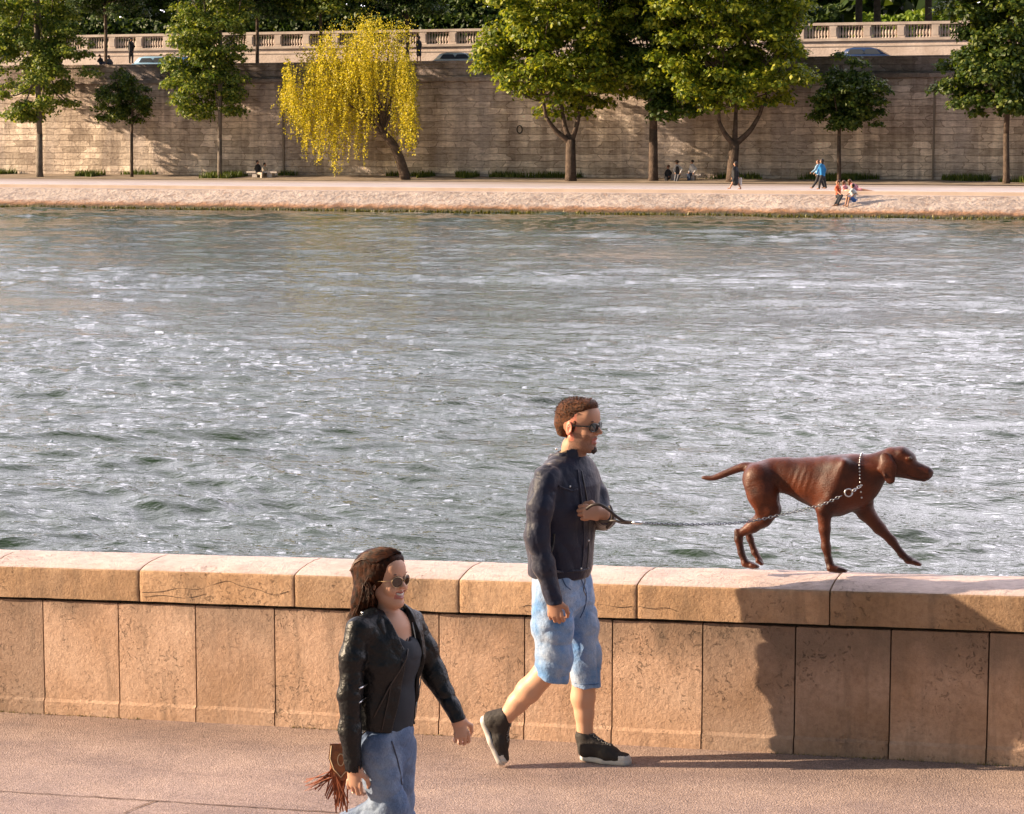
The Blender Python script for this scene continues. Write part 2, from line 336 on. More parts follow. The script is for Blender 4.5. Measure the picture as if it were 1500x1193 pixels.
def slab(name, x0, x1, prof, m, parent, nx, amp=.002):
    """a stone between x0 and x1 with a closed profile [(y, z above path)] swept along the wall, edges worn"""
    n = len(prof); X = np.linspace(x0, x1, nx+1); X = np.concatenate([[x0], [x0+.003], X[1:-1], [x1-.003], [x1]]) if nx > 2 else X; nx = len(X)-1; P = np.array(prof); cen = P.mean(0)
    ring = []
    for i, x in enumerate(X):
        sh = 1.0 if 0 < i < nx else .992
        q = cen+(P-cen)*sh; ring.append(np.stack([np.full(n, x), q[:, 0], q[:, 1]+ramp(x)], 1))
    v = np.stack(ring)
    d = vnoise(v, 22, 3)*amp+vnoise(v, 6, 5)*amp*1.5; dirv = np.concatenate([np.zeros((n, 1)), (P-cen)/np.linalg.norm(P-cen, axis=1)[:, None]], 1)
    v = (v+d[..., None]*dirv[None]).reshape(-1, 3)
    f = [(i*n+k, (i+1)*n+k, (i+1)*n+(k+1) % n, i*n+(k+1) % n) for i in range(nx) for k in range(n)]
    v = np.concatenate([v, v[:n], v[nx*n:nx*n+n]]); q = (nx+1)*n
    f += [tuple(q+k for k in range(n)), tuple(q+n+k for k in range(n))[::-1]]
    return mk(name, v, f, m, parent, None, True, .6)
def dens(pts, step):
    o = []
    for i in range(len(pts)):
        a = np.array(pts[i]); c = np.array(pts[(i+1) % len(pts)]); k = max(1, int(np.linalg.norm(c-a)/step))
        o += [a+(c-a)*t/k for t in range(k)]
    return o
pp = [(WF, .612), (WF, .085), (WF-.012, .07), (WF-.016, -.1), (WF+.03, -.1), (WF+.03, .612)]
x = -6.275-.4505*20
while x < 7:
    near = -8 < x < .5
    slab('wall_panel', x+.0035, x+.4505-.0035, dens(pp, .03 if near else .2), M_panel, wall, 14 if near else 2, .0018 if near else 0)
    x += .4505
cp = [(WF-.018, .630), (WF-.020, .76), (WF-.020, .786), (WF-.015, .793), (WF-.004, .797), (WF+.05, .811), (WF+.13, .822), (WF+.22, .826), (WF+.31, .822), (WF+.39, .808), (WF+.44, .786), (WF+.455, .75), (WF+.455, .630)]
cj = [-6.585+.902-.902*k for k in range(1, 12)][::-1]+[-5.686, -4.801, -3.908, -2.993, -2.057, -1.15, -.24, .66, 1.56, 2.46, 3.36, 4.26, 5.16]
cj = [c for c in cj if c < -5.8]+[c for c in cj if c > -5.7]
for a, c in zip(cj[:-1], cj[1:]):
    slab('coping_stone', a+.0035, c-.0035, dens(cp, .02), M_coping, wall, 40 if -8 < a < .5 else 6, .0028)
for pts in ([(208, 868), (235, 866), (262, 861), (290, 864), (318, 855), (335, 852), (352, 858), (378, 864), (400, 871), (422, 868)], [(760, 889), (775, 887), (790, 890), (804, 883), (818, 888), (835, 884), (852, 889), (880, 886), (905, 890), (926, 888)], [(935, 889), (955, 893), (975, 890), (992, 896)], [(210, 876), (240, 873), (270, 877), (300, 872)]):
    q = [WY(x_, y_+RNG.normal(0, .8), WF-.0205) for x_, y_ in pts]; MB().tube(spline(q, 3), .0010, 4).build('hairline_crack', M_gap, wall)
# long low-detail continuation of the wall on both sides, out of frame
b = MB()
for x0, x1 in ((-28, -15.3), (5.2, 28)):
    q = [(x, y, ramp(x)+z) for x in (x0, x1) for y, z in cp]; n = len(cp)
    b.add(q, [(k, (k+1) % n, n+(k+1) % n, n+k) for k in range(n)]+[tuple(range(n))[::-1], tuple(range(n, 2*n))])
b.build('coping_run', M_coping, wall, False)
# drifted grit and tufts along the foot of the wall: uncountable
def blades(name, pts, h, wd, m, label, cat, lean=.5, kind='stuff'):
    pts = np.asarray(pts); n = len(pts); a = RNG.uniform(0, 2*PI, n); hh = h*RNG.uniform(.4, 1.2, n)
    d = np.stack([np.cos(a), np.sin(a), np.zeros(n)], 1); ln = np.stack([-np.sin(a), np.cos(a), np.zeros(n)], 1)*(RNG.uniform(-lean, lean, n)*hh)[:, None]
    top = pts+ln; top[:, 2] += hh
    v = np.stack([pts-d*wd, pts+d*wd, top], 1).reshape(-1, 3); f = np.arange(3*n).reshape(n, 3)
    o = mk(name, v, f, m, None, None, False); tag(o, label, cat, None, kind); return o
n = 1500; X = RNG.uniform(-9, .6, n); X = X[vnoise(np.stack([X*2, X*0, X*0], 1), 1, 8) > -.35]; n = len(X)
P = np.stack([X, WF-.018-np.abs(RNG.normal(0, .008, n)), ramp(X)-.002], 1)
blades('wall_foot_tufts', P, .014, .0035, leaf_mat('dry tuft', (.10, .10, .02), (.22, .17, .07), (.35, .25, .15), .1), 'sparse dry weed and grit along the foot of the low limestone wall', 'weeds')
b = MB(); rg2 = np.random.default_rng(3)
for i in range(620):
    x = rg2.uniform(-8, .4); y = WF-.03-abs(rg2.normal(0, .05)) if i < 430 else rg2.uniform(7.5, WF); r_ = rg2.uniform(.0015, .0045)*(1 if i % 9 else 1.6)
    v = rg2.normal(0, 1, (5, 3)); v /= np.linalg.norm(v, axis=1)[:, None]; v = v*V(r_, r_, r_*.5)+V(x, y, float(ramp(x))+r_*.3); b.add(v, [(0, 1, 2), (0, 2, 3), (0, 3, 4), (1, 2, 4), (2, 3, 4), (0, 1, 4)])
tag(b.build('loose_grit', mat('loose grit', (.12, .085, .06), .9, var=(.40, .32, .26), noise_scale=30), None, False), 'loose grit and tiny stones scattered on the path by the low wall', 'grit', None, 'stuff')
# narrow joint lines across the path, filled with dark grit
gj = MB()
for (a, c) in (((0, 1160), (210, 1173)), ((210, 1173), (500, 1192)), ((228, 1174), (180, 1193))):
    P0, P1 = [CAM+ray(*q)*((GZ0-G*GX0-CAM[2])/(ray(*q)[2]-G*ray(*q)[0])) for q in (a, c)]
    if a == (0, 1160): P0 = P0+(P0-P1)*6
    if c == (500, 1192): P1 = P1+(P1-P0)*8
    m_ = max(4, int(np.linalg.norm(P1-P0)/.05)); d = nrm(P1-P0); s_ = np.cross([0, 0, 1], d); T = np.linspace(0, 1, m_+1)
    rr = P0+(P1-P0)*T[:, None]; rr[:, 2] = ramp(rr[:, 0])+.004; wv = RNG.normal(0, .003, m_+1)[:, None]*s_; hw = (RNG.uniform(.003, .007, m_+1))[:, None]*s_
    gj.add(np.concatenate([rr+wv-hw, rr+wv+hw]), [(i, i+1, m_+2+i, m_+1+i) for i in range(m_)])
tag(gj.build('path_joint', mat('gritty joint', (.16, .10, .075), .95), None, False), kind='structure')

# ---------------------------------------------------------------- river
def water():
    NR, NC = 1150, 640
    Y = np.exp(np.linspace(math.log(10.8), math.log(114.6), NR))
    t = np.linspace(-1, 1, NC); t = t*.98
    c0, hw = -.35, .34                                      # middle of the view is left of +Y
    cols = np.concatenate([[-6, -3, -1.8], np.linspace(c0-hw, c0+hw, NC), [1.4, 3, 6]])
    gx = cols[None, :]*Y[:, None]; gy = np.repeat(Y[:, None], len(cols), 1)
    gx[:, :3] = np.minimum(gx[:, :3], np.array([-900, -300, -160])[None]); gx[:, -3:] = np.maximum(gx[:, -3:], np.array([60, 200, 900])[None])
    z = np.zeros_like(gx); P = np.stack([gx*.05, gy*.12, gx*0], -1); gust = .95+.65*vnoise(P, 1.0, 4)+.35*vnoise(P, 2.7, 14)
    r = np.random.default_rng(5); cell = gy*.0021
    wx, wy = gx+.8*vnoise(np.stack([gx*.22, gy*.3, gx*0], -1), 1, 21), gy+.8*vnoise(np.stack([gx*.22, gy*.3, gx*0], -1), 1, 22)
    for i in range(64):
        lam = .17*(1.062**i); th = r.normal(PI*.5+.10, .42)      # travelling towards the near bank, crests along the river
        k = 2*PI/lam; slope = .043*(1.0 if lam < .5 else (.5/lam)**.62)
        A = slope/k; fade = np.clip((lam/cell-2.5)/2.5, 0, 1)
        ph = k*(wx*math.cos(th)+wy*math.sin(th))+r.uniform(0, 2*PI)
        s_ = np.sin(ph+.35*np.sin(ph)); z += A*s_*fade*gust
    z[:, :2] = 0; z[:, -2:] = 0
    v = np.stack([gx, gy, z-1.15], -1).reshape(-1, 3); n = len(cols)
    a = np.arange((NR-1)*n).reshape(NR-1, n)[:, :-1].ravel(); f = np.stack([a, a+1, a+1+n, a+n], 1)
    g = NG('river water'); g.b.inputs['IOR'].default_value = 1.36; g.b.inputs['Specular IOR Level'].default_value = .5
    w1 = g.noise(1.0, g.map((2.6, 5.2, 1), rot=(0, 0, .1)), 3, .6); w2 = g.noise(1.0, g.map((9, 17, 1), rot=(0, 0, -.25)), 3, .6)
    n1 = g.bump(w1, .036); n2 = g.bump(w2, .012, n1)
    col = g.ramp(g.noise(.25), [(.3, (.014, .030, .012)), (.7, (.024, .044, .018))])
    m = g.fin(col, .015, n2)
    o = mk('river', v, f, m); tag(o, kind='structure'); return o
water()

# ---------------------------------------------------------------- far bank
WL = 142.0
def sl_z(y): return np.interp(y, [112.6, 113.5, 117.2, 118.2], [-1.9, -1.3, -.12, 0])
X = np.linspace(-420, 320, 371)
strip('river_bank_slope', X, [112.6, 113.5, 114.2, 115, 116, 117.2], lambda x, y: sl_z(y)+.03*vnoise(np.stack([x, y, x*0], -1), 1.3), M_bank)
strip('far_quay', X[::5], [117.2, 117.7, 118.2, 142.5], lambda x, y: sl_z(y), M_walk)
tag(MB().box((-50, 117.75, -.03), (370, .28, .12)).build('quay_kerb', mat('pale kerb stone', (.56, .44, .37), .85, var=(.64, .52, .45), noise_scale=1), None, False), kind='structure')
strip('quay_roadway', [-420, 320], [121.0, 131.5], lambda x, y: x*0+.006, mat('worn quay roadway', (.42, .37, .39), .85, var=(.52, .46, .46), noise_scale=.5))
strip('earth_strip', X[::4], [136.6, 138.5, 142.2], lambda x, y: .012+.22*(y-136.6)/5.4+.06*np.abs(vnoise(np.stack([x*.3, y, x*0], -1), 1, 3)), mat('trodden earth', (.20, .15, .11), .95, var=(.32, .25, .19), noise_scale=1.2))
emb = thing('embankment_wall', (-50, WL, 0), 'tall weathered stone embankment wall behind the trees on the far quay', 'stone wall')
b = MB(); X2 = np.linspace(-420, 320, 150)
b.box((-50, WL+.8, 3.2), (370, .8, 3.3)); b.build('wall_face', M_embank, emb, False)
MB().box((-50, WL+.70, 6.62), (370, .86, .12)).build('string_course', M_parapet, emb, False)
MB().box((-50, WL+.75, 7.19), (370, .5, .45)).build('parapet', M_parapet, emb, False)
MB().box((-50, WL+.75, 7.74), (370, .58, .10)).build('parapet_coping', M_parapet, emb, False)
rg = MB()
for px in (415, 1368): p = WY(px, 190, WL-.03); rg.box((p[0], WL-.03, 3.3), (.06, .05, 3.2))
rg.build('drain_pipe', mat('rusty iron pipe', (.20, .16, .13), .7), emb, False)
rgm = MB(); p = WY(761, 190, WL-.05); rgm.tube([(p[0]+.18*math.cos(t), WL-.05, p[2]+.25*math.sin(t)) for t in np.linspace(0, 2*PI, 17)], .035, 6); rgm.build('mooring_ring', mat('black iron', (.02, .02, .02), .5), emb)
strip('upper_road', [-420, 320], [143.2, 147.9, 155], lambda x, y: np.where(y < 148, 7.25, 7.15), M_road)
tag(MB().box((-50, 145.4, 7.33), (370, 1.9, .07)).build('upper_pavement', M_pale, None, False), kind='structure')
strip('terrace_ground', [-3000, -420, 320, 3000], [155.6, 400, 4500], lambda x, y: x*0+9.42, M_terr)
for x0, x1 in ((-3000, -420), (320, 3000)):
    strip('terrace_ground', [x0, x1], [114, 155.6], lambda x, y: x*0+9.42, M_terr)

BY = 155.0
bal = thing('balustrade', (-50, BY, 7.2), 'pale stone terrace wall topped by a balustrade of turned balusters above the upper road', 'balustrade')
MB().box((-50, BY+.3, 8.25), (370, .3, 1.05)).build('terrace_wall', M_pale, bal, False)
MB().box((-50, BY+.26, 9.38), (370, .40, .09)).build('plinth', M_pale2, bal, False)
MB().box((-50, BY+.3, 10.44), (370, .30, .09)).build('top_rail', M_pale2, bal, False)
MB().box((-50, BY+.22, 8.95), (370, .26, .04)).build('moulding', M_pale2, bal, False)
x0 = WY(1270, 38, BY)[0]; vis = []
prof = [(.09, 0), (.09, .06), (.05, .09), (.045, .14), (.085, .24), (.095, .34), (.07, .48), (.042, .62), (.04, .70), (.075, .76), (.085, .80), (.085, .88)]
bproto = None; pproto = None; rest = MB(); restp = MB()
ranges = [tuple(WY(q, 45, BY)[0] for q in r) for r in ((146, 245), (368, 492), (598, 692), (1200, 1392))]
def inr(x, m=0): return any(a-m <= x <= c+m for a, c in ranges)
for k in range(-90, 60):
    xp = x0+k*2.3
    if not -230 < xp < 60: continue
    if inr(xp, .3):
        if pproto is None: pproto = MB().box((xp, BY+.3, 9.91), (.27, .27, .44)).box((xp, BY+.3, 9.92), (.20, .29, .30)).build('pier', M_pale2, bal, False); pproto0 = xp
        else: o = pproto.copy(); C.objects.link(o); o.location.x = xp-pproto0
    else: restp.box((xp, BY+.3, 9.91), (.27, .27, .44))
    for j in range(8):
        xb = xp+.27+.14+j*.212
        if inr(xb):
            if bproto is None: bproto = MB().lathe((xb, BY+.3, 9.47), prof, 10).build('baluster', M_pale2, bal); bproto0 = xb
            elif len(vis) < 99: vis.append(xb); o = bproto.copy(); C.objects.link(o); o.location.x = xb-bproto0
            else: rest.lathe((xb, BY+.3, 9.47), prof[::2], 6)
        elif -180 < xb < 10: rest.lathe((xb, BY+.3, 9.47), prof[::2], 6)
tag(restp.build('pier', M_pale2, bal, False), kind='stuff'); tag(rest.build('baluster', M_pale2, bal), kind='stuff')

# pale building far behind the terrace
bc = WY(1305, 5, 250)
bl = thing('pale_building', (bc[0], 250, 9.4), 'pale stone building glimpsed between trees beyond the balustrade', 'building')
MB().box((bc[0]-6, 254, 18), (9, 4, 9)).build('wall', M_bldg, bl, False)
for i in range(6):
    for j in range(4):
        MB().box((bc[0]-12.5+i*2.6, 249.97, 13.5+j*3.6), (.55, .06, 1.1)).build('window', M_glassd, bl, False)
MB().box((bc[0]-6, 254, 27.8), (9.5, 4.4, .8)).build('roof', mat('zinc roof', (.2, .21, .23), .5), bl, False)
# ---------------------------------------------------------------- trees
def leaves(P, N, size, jit=.5):
    """folded diamond leaves at P with normals about N"""
    n = len(P); N = N+RNG.normal(0, jit, (n, 3)); N /= np.linalg.norm(N, axis=1)[:, None]
    t = RNG.normal(0, 1, (n, 3)); t[:, 2] -= .5; t -= N*(t*N).sum(1)[:, None]; t /= np.linalg.norm(t, axis=1)[:, None]; s_ = np.cross(N, t)
    L_ = (size*RNG.uniform(.6, 1.35, n))[:, None]
    v = np.stack([P-t*L_*.5, P+s_*L_*.36-N*L_*.10, P+t*L_*.55-N*L_*.12, P-s_*L_*.36-N*L_*.10], 1).reshape(-1, 3)
    a = np.arange(n)*4; f = np.concatenate([np.stack([a, a+1, a+2], 1), np.stack([a, a+2, a+3], 1)]); return v, f
def crown(blobs, nleaf, size, clump=1.0, nclump=60, flat=.6, inner=.35):
    """blobs: [(centre, radii)] ; leaves gathered in clumps over the volume"""
    nclump = int(nclump*2.5); nleaf = int(nleaf*2.7)
    vol = np.array([np.prod(r) for c, r in blobs]); vol = vol/vol.sum(); Cc = []
    for (c, r), w_ in zip(blobs, vol):
        k = max(3, int(nclump*w_)); d = RNG.normal(0, 1, (k, 3)); d /= np.linalg.norm(d, axis=1)[:, None]
        Cc.append(np.array(c)+d*np.array(r)*(RNG.uniform(inner**3, 1, k)**(1/3))[:, None]*.88)
    Cc = np.concatenate(Cc); rad = clump*RNG.uniform(.55, 1.25, len(Cc))
    wt = rad**2; ids = RNG.choice(len(Cc), nleaf, p=wt/wt.sum()); d = RNG.normal(0, 1, (nleaf, 3)); d /= np.linalg.norm(d, axis=1)[:, None]
    d[:, 2] = np.where(d[:, 2] < -.25, -d[:, 2]*.6, d[:, 2])
    r = rad[ids]*1.15*(RNG.uniform(.05, 1, nleaf)**.4); P = Cc[ids]+d*r[:, None]*np.array([1, 1, flat]); P += RNG.normal(0, .08, P.shape)
    N = d*.8+np.array([0, 0, .55]); return P, N, Cc
def limbs(b, base, top, r0, tgt, rmin=.03, fork=.5, n=14):
    ax = spline([base, base+(top-base)*.5+RNG.normal(0, .08, 3)*V(1, 1, 0), top], 6)
    b.tube(ax, list(np.linspace(r0, r0*.55, len(ax))), 9)
    for t in tgt[:n]:
        i = int(len(ax)*RNG.uniform(fork, .98)); s_ = ax[i]; m = s_*.45+t*.55+V(0, 0, -.12*np.linalg.norm(t-s_)); rr = r0*.42*RNG.uniform(.6, 1)
        q = spline([s_, m, t], 5); b.tube(q, list(np.linspace(rr, rmin, len(q))), 6)
def tree(name, label, px, Y, z0, trunk_top_py, r0, blobs_px, nleaf, size, lm, bm, clump=1.0, nclump=60, group='trees on the far quay', forks=None, fork=.55, flat=.72, nl=14, inner=.2):
    base = WY(px, 260, Y); base[2] = z0; base[0] = WY(px, 198-(z0-2.97)/sc(WY(px, 260, Y)), Y)[0]
    t = thing(name, base, label, 'tree', group)
    bl = []
    for (cx, cy, rx, rz, dy) in blobs_px:
        c = WY(cx, cy, Y+dy); s = sc(c); bl.append((c, (rx*s, max(rx*s*.85, 1), rz*s)))
    P, N, Cc = crown(bl, nleaf, size, clump, nclump, flat, inner)
    b = MB(); top = WY(px if forks is None else forks[0], trunk_top_py, Y)
    order = Cc[np.argsort(np.abs(Cc[:, 2]-top[2]))]
    tg = [c for c in order if c[2] > top[2]-.5]
    RNG.shuffle(tg); lead = np.array([top[0], top[1], max(c[2] for c in Cc)-.5])
    if forks is not None:
        b.tube([base+V(0, 0, -.3), base+V(0, 0, .4), top], [r0*1.3, r0*1.05, r0*.9], 10)
        for (fx, fy, dy) in forks[1]:
            e = WY(fx, fy, Y+dy); q = spline([top+V(0, 0, -.2), top*.5+e*.5+V((e[0]-top[0])*.12, 0, -.15), e], 5); b.tube(q, list(np.linspace(r0*.62, r0*.34, len(q))), 8)
            limbs(b, e, e+V((e[0]-top[0])*.5, dy*.4, 3.2), r0*.36, tg[:8], .03, .2, 8); RNG.shuffle(tg)
    else:
        b.tube([base+V(0, 0, -.3), base+V(0, 0, .3), top], [r0*1.35, r0, r0*.85], 10); limbs(b, top, lead, r0*.85, tg, .03, .05, nl)
    b.build('trunk', bm, t)
    v, f = leaves(P, N, size*.84); mk('crown', v, f, lm, t, None, False); return t
FQ = 'trees planted along the far quay'
tree('plane_tree', 'leftmost quay tree, tall with dark drooping foliage above a slim grey trunk', 58, 138.5, .15, 196, .24, [(45, -10, 105, 140, 0), (30, 112, 88, 76, -.5), (100, 95, 50, 80, .3), (75, 155, 50, 36, 0)], 15000, .27, M_plane, M_barkg, .85, 80, FQ)
tree('young_tree', 'small round-headed dark tree between two taller ones left of the willow', 193, 139.2, .15, 196, .11, [(182, 150, 47, 40, 0), (165, 165, 28, 22, .3), (200, 132, 26, 26, -.3), (176, 124, 18, 20, 0)], 3000, .22, M_deep, M_bark, .42, 46, FQ, nl=10)
tree('plane_tree', 'tall slender tree with sunlit pale green leaves left of the yellow willow', 322, 138.5, .15, 203, .17, [(315, 0, 82, 125, 0), (300, 122, 74, 70, 0), (345, 150, 28, 36, .5), (285, 60, 40, 50, -.6)], 14500, .25, M_plane, M_barkg, .75, 95, FQ, inner=.2)
tree('chestnut_tree', 'broad chestnut with forked trunk and sunlit yellow-green crown right of the willow', 836, 138.0, .05, 205, .33, [(830, -20, 145, 130, 0), (800, 90, 112, 66, -.4), (880, 110, 92, 62, .6), (835, 150, 68, 30, 0)], 19000, .34, M_chest, M_bark, .95, 120, FQ, (836, [(800, 172, -.8), (850, 160, .5), (824, 165, .3)]))
tree('chestnut_tree', 'dark crowned chestnut with a straight single trunk between the two broad forked chestnuts', 957, 138.6, .05, 190, .30, [(955, 10, 80, 135, .8), (962, 130, 52, 52, .3), (985, 150, 45, 38, -.8)], 11500, .33, M_deep, M_bark, .9, 70, FQ)
tree('chestnut_tree', 'broad chestnut with trunk forked into three behind the walker in black', 1072, 138.0, .05, 208, .33, [(1070, -25, 150, 140, 0), (1030, 100, 95, 68, -.6), (1130, 95, 90, 75, .4), (1075, 140, 90, 40, 0), (990, 130, 45, 45, -1.5)], 21000, .34, M_chest, M_bark, .95, 130, FQ, (1076, [(1053, 178, -.6), (1078, 165, .3), (1112, 170, .6)]))
tree('young_tree', 'small dark tree with a thin trunk standing just right of the walking pair', 1229, 139.0, .1, 200, .13, [(1245, 150, 64, 38, 0), (1240, 108, 38, 36, 0), (1220, 165, 36, 26, .4), (1275, 135, 36, 30, -.4), (1250, 180, 44, 18, 0)], 4600, .27, M_deep, M_bark, .5, 60, FQ, nl=10)
tree('chestnut_tree', 'dense dark chestnut at the right edge above a grassy foot', 1474, 138.6, .15, 196, .2, [(1465, -10, 98, 145, 0), (1455, 120, 88, 62, -.3), (1495, 150, 60, 40, 0)], 17000, .33, M_deep, M_bark, .9, 95, FQ)
# the golden willow
def willow():
    Y = 138.2; base = WY(595, 263, Y); base[2] = .05
    t = thing('willow_tree', base, 'golden yellow weeping willow leaning over the far quay', 'tree', FQ); b = MB()
    tp = [base+V(0, 0, -.2), WY(588, 240, Y), WY(577, 214, Y), WY(562, 196, Y-.1)]
    q = spline(tp, 5); b.tube(q, list(np.linspace(.36, .24, len(q))), 10)
    ends = [(558, 150, 0), (540, 90, -.5), (505, 120, -1), (470, 105, -.5), (445, 120, 0), (585, 110, .8), (570, 60, .5), (520, 60, .6), (530, 165, -1.5), (490, 80, .8), (600, 130, 0)]
    tips = []
    for ex, ey, dy in ends:
        e = WY(ex, ey, Y+dy); s_ = tp[3] if ex > 500 else WY(540, 178, Y-.2); m = (s_+e)/2+V(0, 0, .5)
        qq = spline([tp[3], s_*.6+tp[3]*.4, m, e], 5); b.tube(qq, list(np.linspace(.17, .035, len(qq))), 6); tips += qq[6:]
    b.build('trunk', M_bark, t)
    PP = []; NN = []
    tips = np.array(tips)
    def env(x):   # bottom of the curtain in photo pixels for a photo x
        return np.interp(x, [408, 430, 455, 480, 495, 510, 530, 545, 560, 580, 592, 608, 620], [140, 175, 215, 258, 258, 215, 240, 180, 140, 215, 190, 228, 130])
    for i in range(2000):
        x = RNG.uniform(412, 608); dy = RNG.uniform(-2.2, 2.0)
        if 545 < x < 580 and RNG.random() < .5: continue
        if RNG.random() > .62+.6*vnoise(V(x*.055, dy*.8, 0)[None], 1, 9)[0]+.2: continue
        topy = 48+.0046*(x-545)**2*(1 if x < 545 else 2.2)+26*vnoise(V(x*.05, 3, 0)[None], 1, 2)[0]+RNG.uniform(-14, 60)
        if RNG.random() < .35: topy += RNG.uniform(20, 90)
        bot = min(env(x)+RNG.normal(0, 14), 258); ln = RNG.uniform(18, 95); bot = min(bot, topy+ln)
        if bot < topy+8: continue
        a = WY(x, topy, Y+dy); c = WY(x+RNG.normal(0, 5), bot, Y+dy); k = int((a[2]-c[2])/.062)+2
        T = np.linspace(0, 1, k)[:, None]; p = a+(c-a)*T+np.array([np.sin(T[:, 0]*5+i)*.08, np.cos(T[:, 0]*4+i)*.08, 0*T[:, 0]]).T
        p = p+RNG.normal(0, .05, p.shape); PP.append(p); NN.append(RNG.normal(0, 1, p.shape)*V(1, 1, .4))
    for i in range(70):   # feathery top tufts
        x = RNG.uniform(440, 600); c = WY(x, 46+.0048*(x-545)**2+RNG.uniform(-18, 30), Y+RNG.uniform(-1.5, 1.5)); k = 60
        PP.append(c+RNG.normal(0, 1, (k, 3))*V(.30, .30, .35)); NN.append(RNG.normal(0, 1, (k, 3)))
    P = np.concatenate(PP); N = np.concatenate(NN); v, f = leaves(P, N, .115, .2); mk('crown', v, f, M_willow, t, None, False)
willow()
# trees on the upper pavement: thin trunks behind the parapet, crowns above
UG = 'street trees behind the parapet of the embankment'
for px, lab, mt, nl_ in ((155, 'upper street tree at the left with a thin dark trunk behind the parapet', M_dark, 9000), (377, 'upper street tree whose trunk stands just right of the tall sunlit quay tree', M_dark, 9000),
                     (470, 'upper street tree behind the left side of the yellow willow', M_plane, 9000), (597, 'upper street tree rising behind the right side of the yellow willow', M_dark, 8000)):
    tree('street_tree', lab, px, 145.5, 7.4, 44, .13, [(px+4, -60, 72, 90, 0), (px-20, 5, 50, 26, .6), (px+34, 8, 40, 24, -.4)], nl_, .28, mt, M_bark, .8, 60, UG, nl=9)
TG = 'terrace trees beyond the balustrade'
tt = [(-60, 'leftmost dark tree of the terrace row, mostly out of view'), (60, 'dark terrace tree behind the crown of the leftmost quay tree'), (215, 'dark terrace tree above the balustrade, left of the tall sunlit quay tree'), (345, 'dark terrace tree behind the tall sunlit quay tree'), (455, 'dark terrace tree above the balustrade, left of the willow top'), (560, 'dark terrace tree directly behind the top of the yellow willow'),
      (672, 'dark terrace tree between the willow and the first broad chestnut'), (800, 'dark terrace tree hidden behind the first broad chestnut'), (940, 'dark terrace tree behind the single-trunked chestnut'), (1080, 'dark terrace tree behind the second broad chestnut')]
for i, (px, lab) in enumerate(tt):
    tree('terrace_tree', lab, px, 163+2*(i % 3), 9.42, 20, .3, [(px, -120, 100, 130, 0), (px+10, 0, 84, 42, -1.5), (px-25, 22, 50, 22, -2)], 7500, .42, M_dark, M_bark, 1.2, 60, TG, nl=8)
for px, lab in ((1258, 'leftmost terrace tree trunk in the gap above the balustrade at the right'), (1285, 'middle terrace tree trunk in the gap above the balustrade at the right'), (1360, 'terrace tree trunk in front of the bright shrubs just left of the right-hand chestnut'), (1500, 'dark terrace tree behind the chestnut at the right edge')):
    tree('terrace_tree', lab, px, 166, 9.42, -10, .28, [(px, -80, 95, 66, 0)], 5500, .42, M_dark, M_bark, 1.2, 50, TG, nl=8)
# clipped hedge and bright shrubs on the terrace
def hedge(name, label, cat, x0, x1, Y, z0, h, dep, n, lm, size):
    P = np.stack([RNG.uniform(x0, x1, n), RNG.normal(Y, dep, n), z0+h*RNG.uniform(0, 1, n)**.7], 1); P[:, 2] += .5*vnoise(P*V(.3, 0, 0), 1, 4); N = RNG.normal(0, .6, (n, 3))+V(-.3, -.5, .6)
    v, f = leaves(P, N, size); o = mk(name, v, f, lm, None, None, False); tag(o, label, cat); return o
hedge('clipped_hedge', 'dark clipped hedge running behind the balustrade under the terrace trees', 'hedge', WY(-80, 40, 160)[0], WY(1230, 40, 160)[0], 159.5, 9.5, 2.3, .5, 22000, M_dark, .4)
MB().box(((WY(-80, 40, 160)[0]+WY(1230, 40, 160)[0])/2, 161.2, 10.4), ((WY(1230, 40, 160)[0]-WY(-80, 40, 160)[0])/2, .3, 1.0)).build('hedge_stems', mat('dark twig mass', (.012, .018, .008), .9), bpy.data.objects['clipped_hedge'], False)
hedge('bright_shrubs', 'bright yellow-green shrubs beyond the balustrade at the right, before the pale building', 'shrub', WY(1262, 20, 190)[0], WY(1400, 20, 190)[0], 190, 9.4, 3.2, 1.5, 9000, M_lime, .45)
# grass and ground plants at the foot of the far wall
def gpts(px0, px1, Y0, Y1, n, th=-.2):
    x = RNG.uniform(WY(px0, 260, 139)[0], WY(px1, 260, 139)[0], n); y = RNG.uniform(Y0, Y1, n); k = vnoise(np.stack([x*.35, y*.5, x*0], 1), 1, 6) > th
    x, y = x[k], y[k]; return np.stack([x, y, .02+.22*np.clip(y-136.6, 0, 6)/5.4], 1)
P = np.concatenate([gpts(-60, 135, 138.8, 141.9, 5000), gpts(300, 345, 138, 141, 900, -1), gpts(600, 680, 140, 141.9, 1600), gpts(700, 1260, 141, 141.95, 3500, .0), gpts(1200, 1560, 139.4, 141.9, 6000), gpts(130, 600, 141.3, 141.95, 1500, .2)])
blades('wall_foot_grass', P, .42, .045, M_grass, 'rough grass and weeds along the foot of the embankment wall', 'grass')
X = RNG.uniform(-95, 12, 9000); y = RNG.uniform(113.3, 114.15, 9000); P = np.stack([X, y, sl_z(y)-.02], 1)
blades('waterline_weed', P, .17, .06, M_moss, 'mossy weed fringe where the sloping bank meets the river', 'weed')
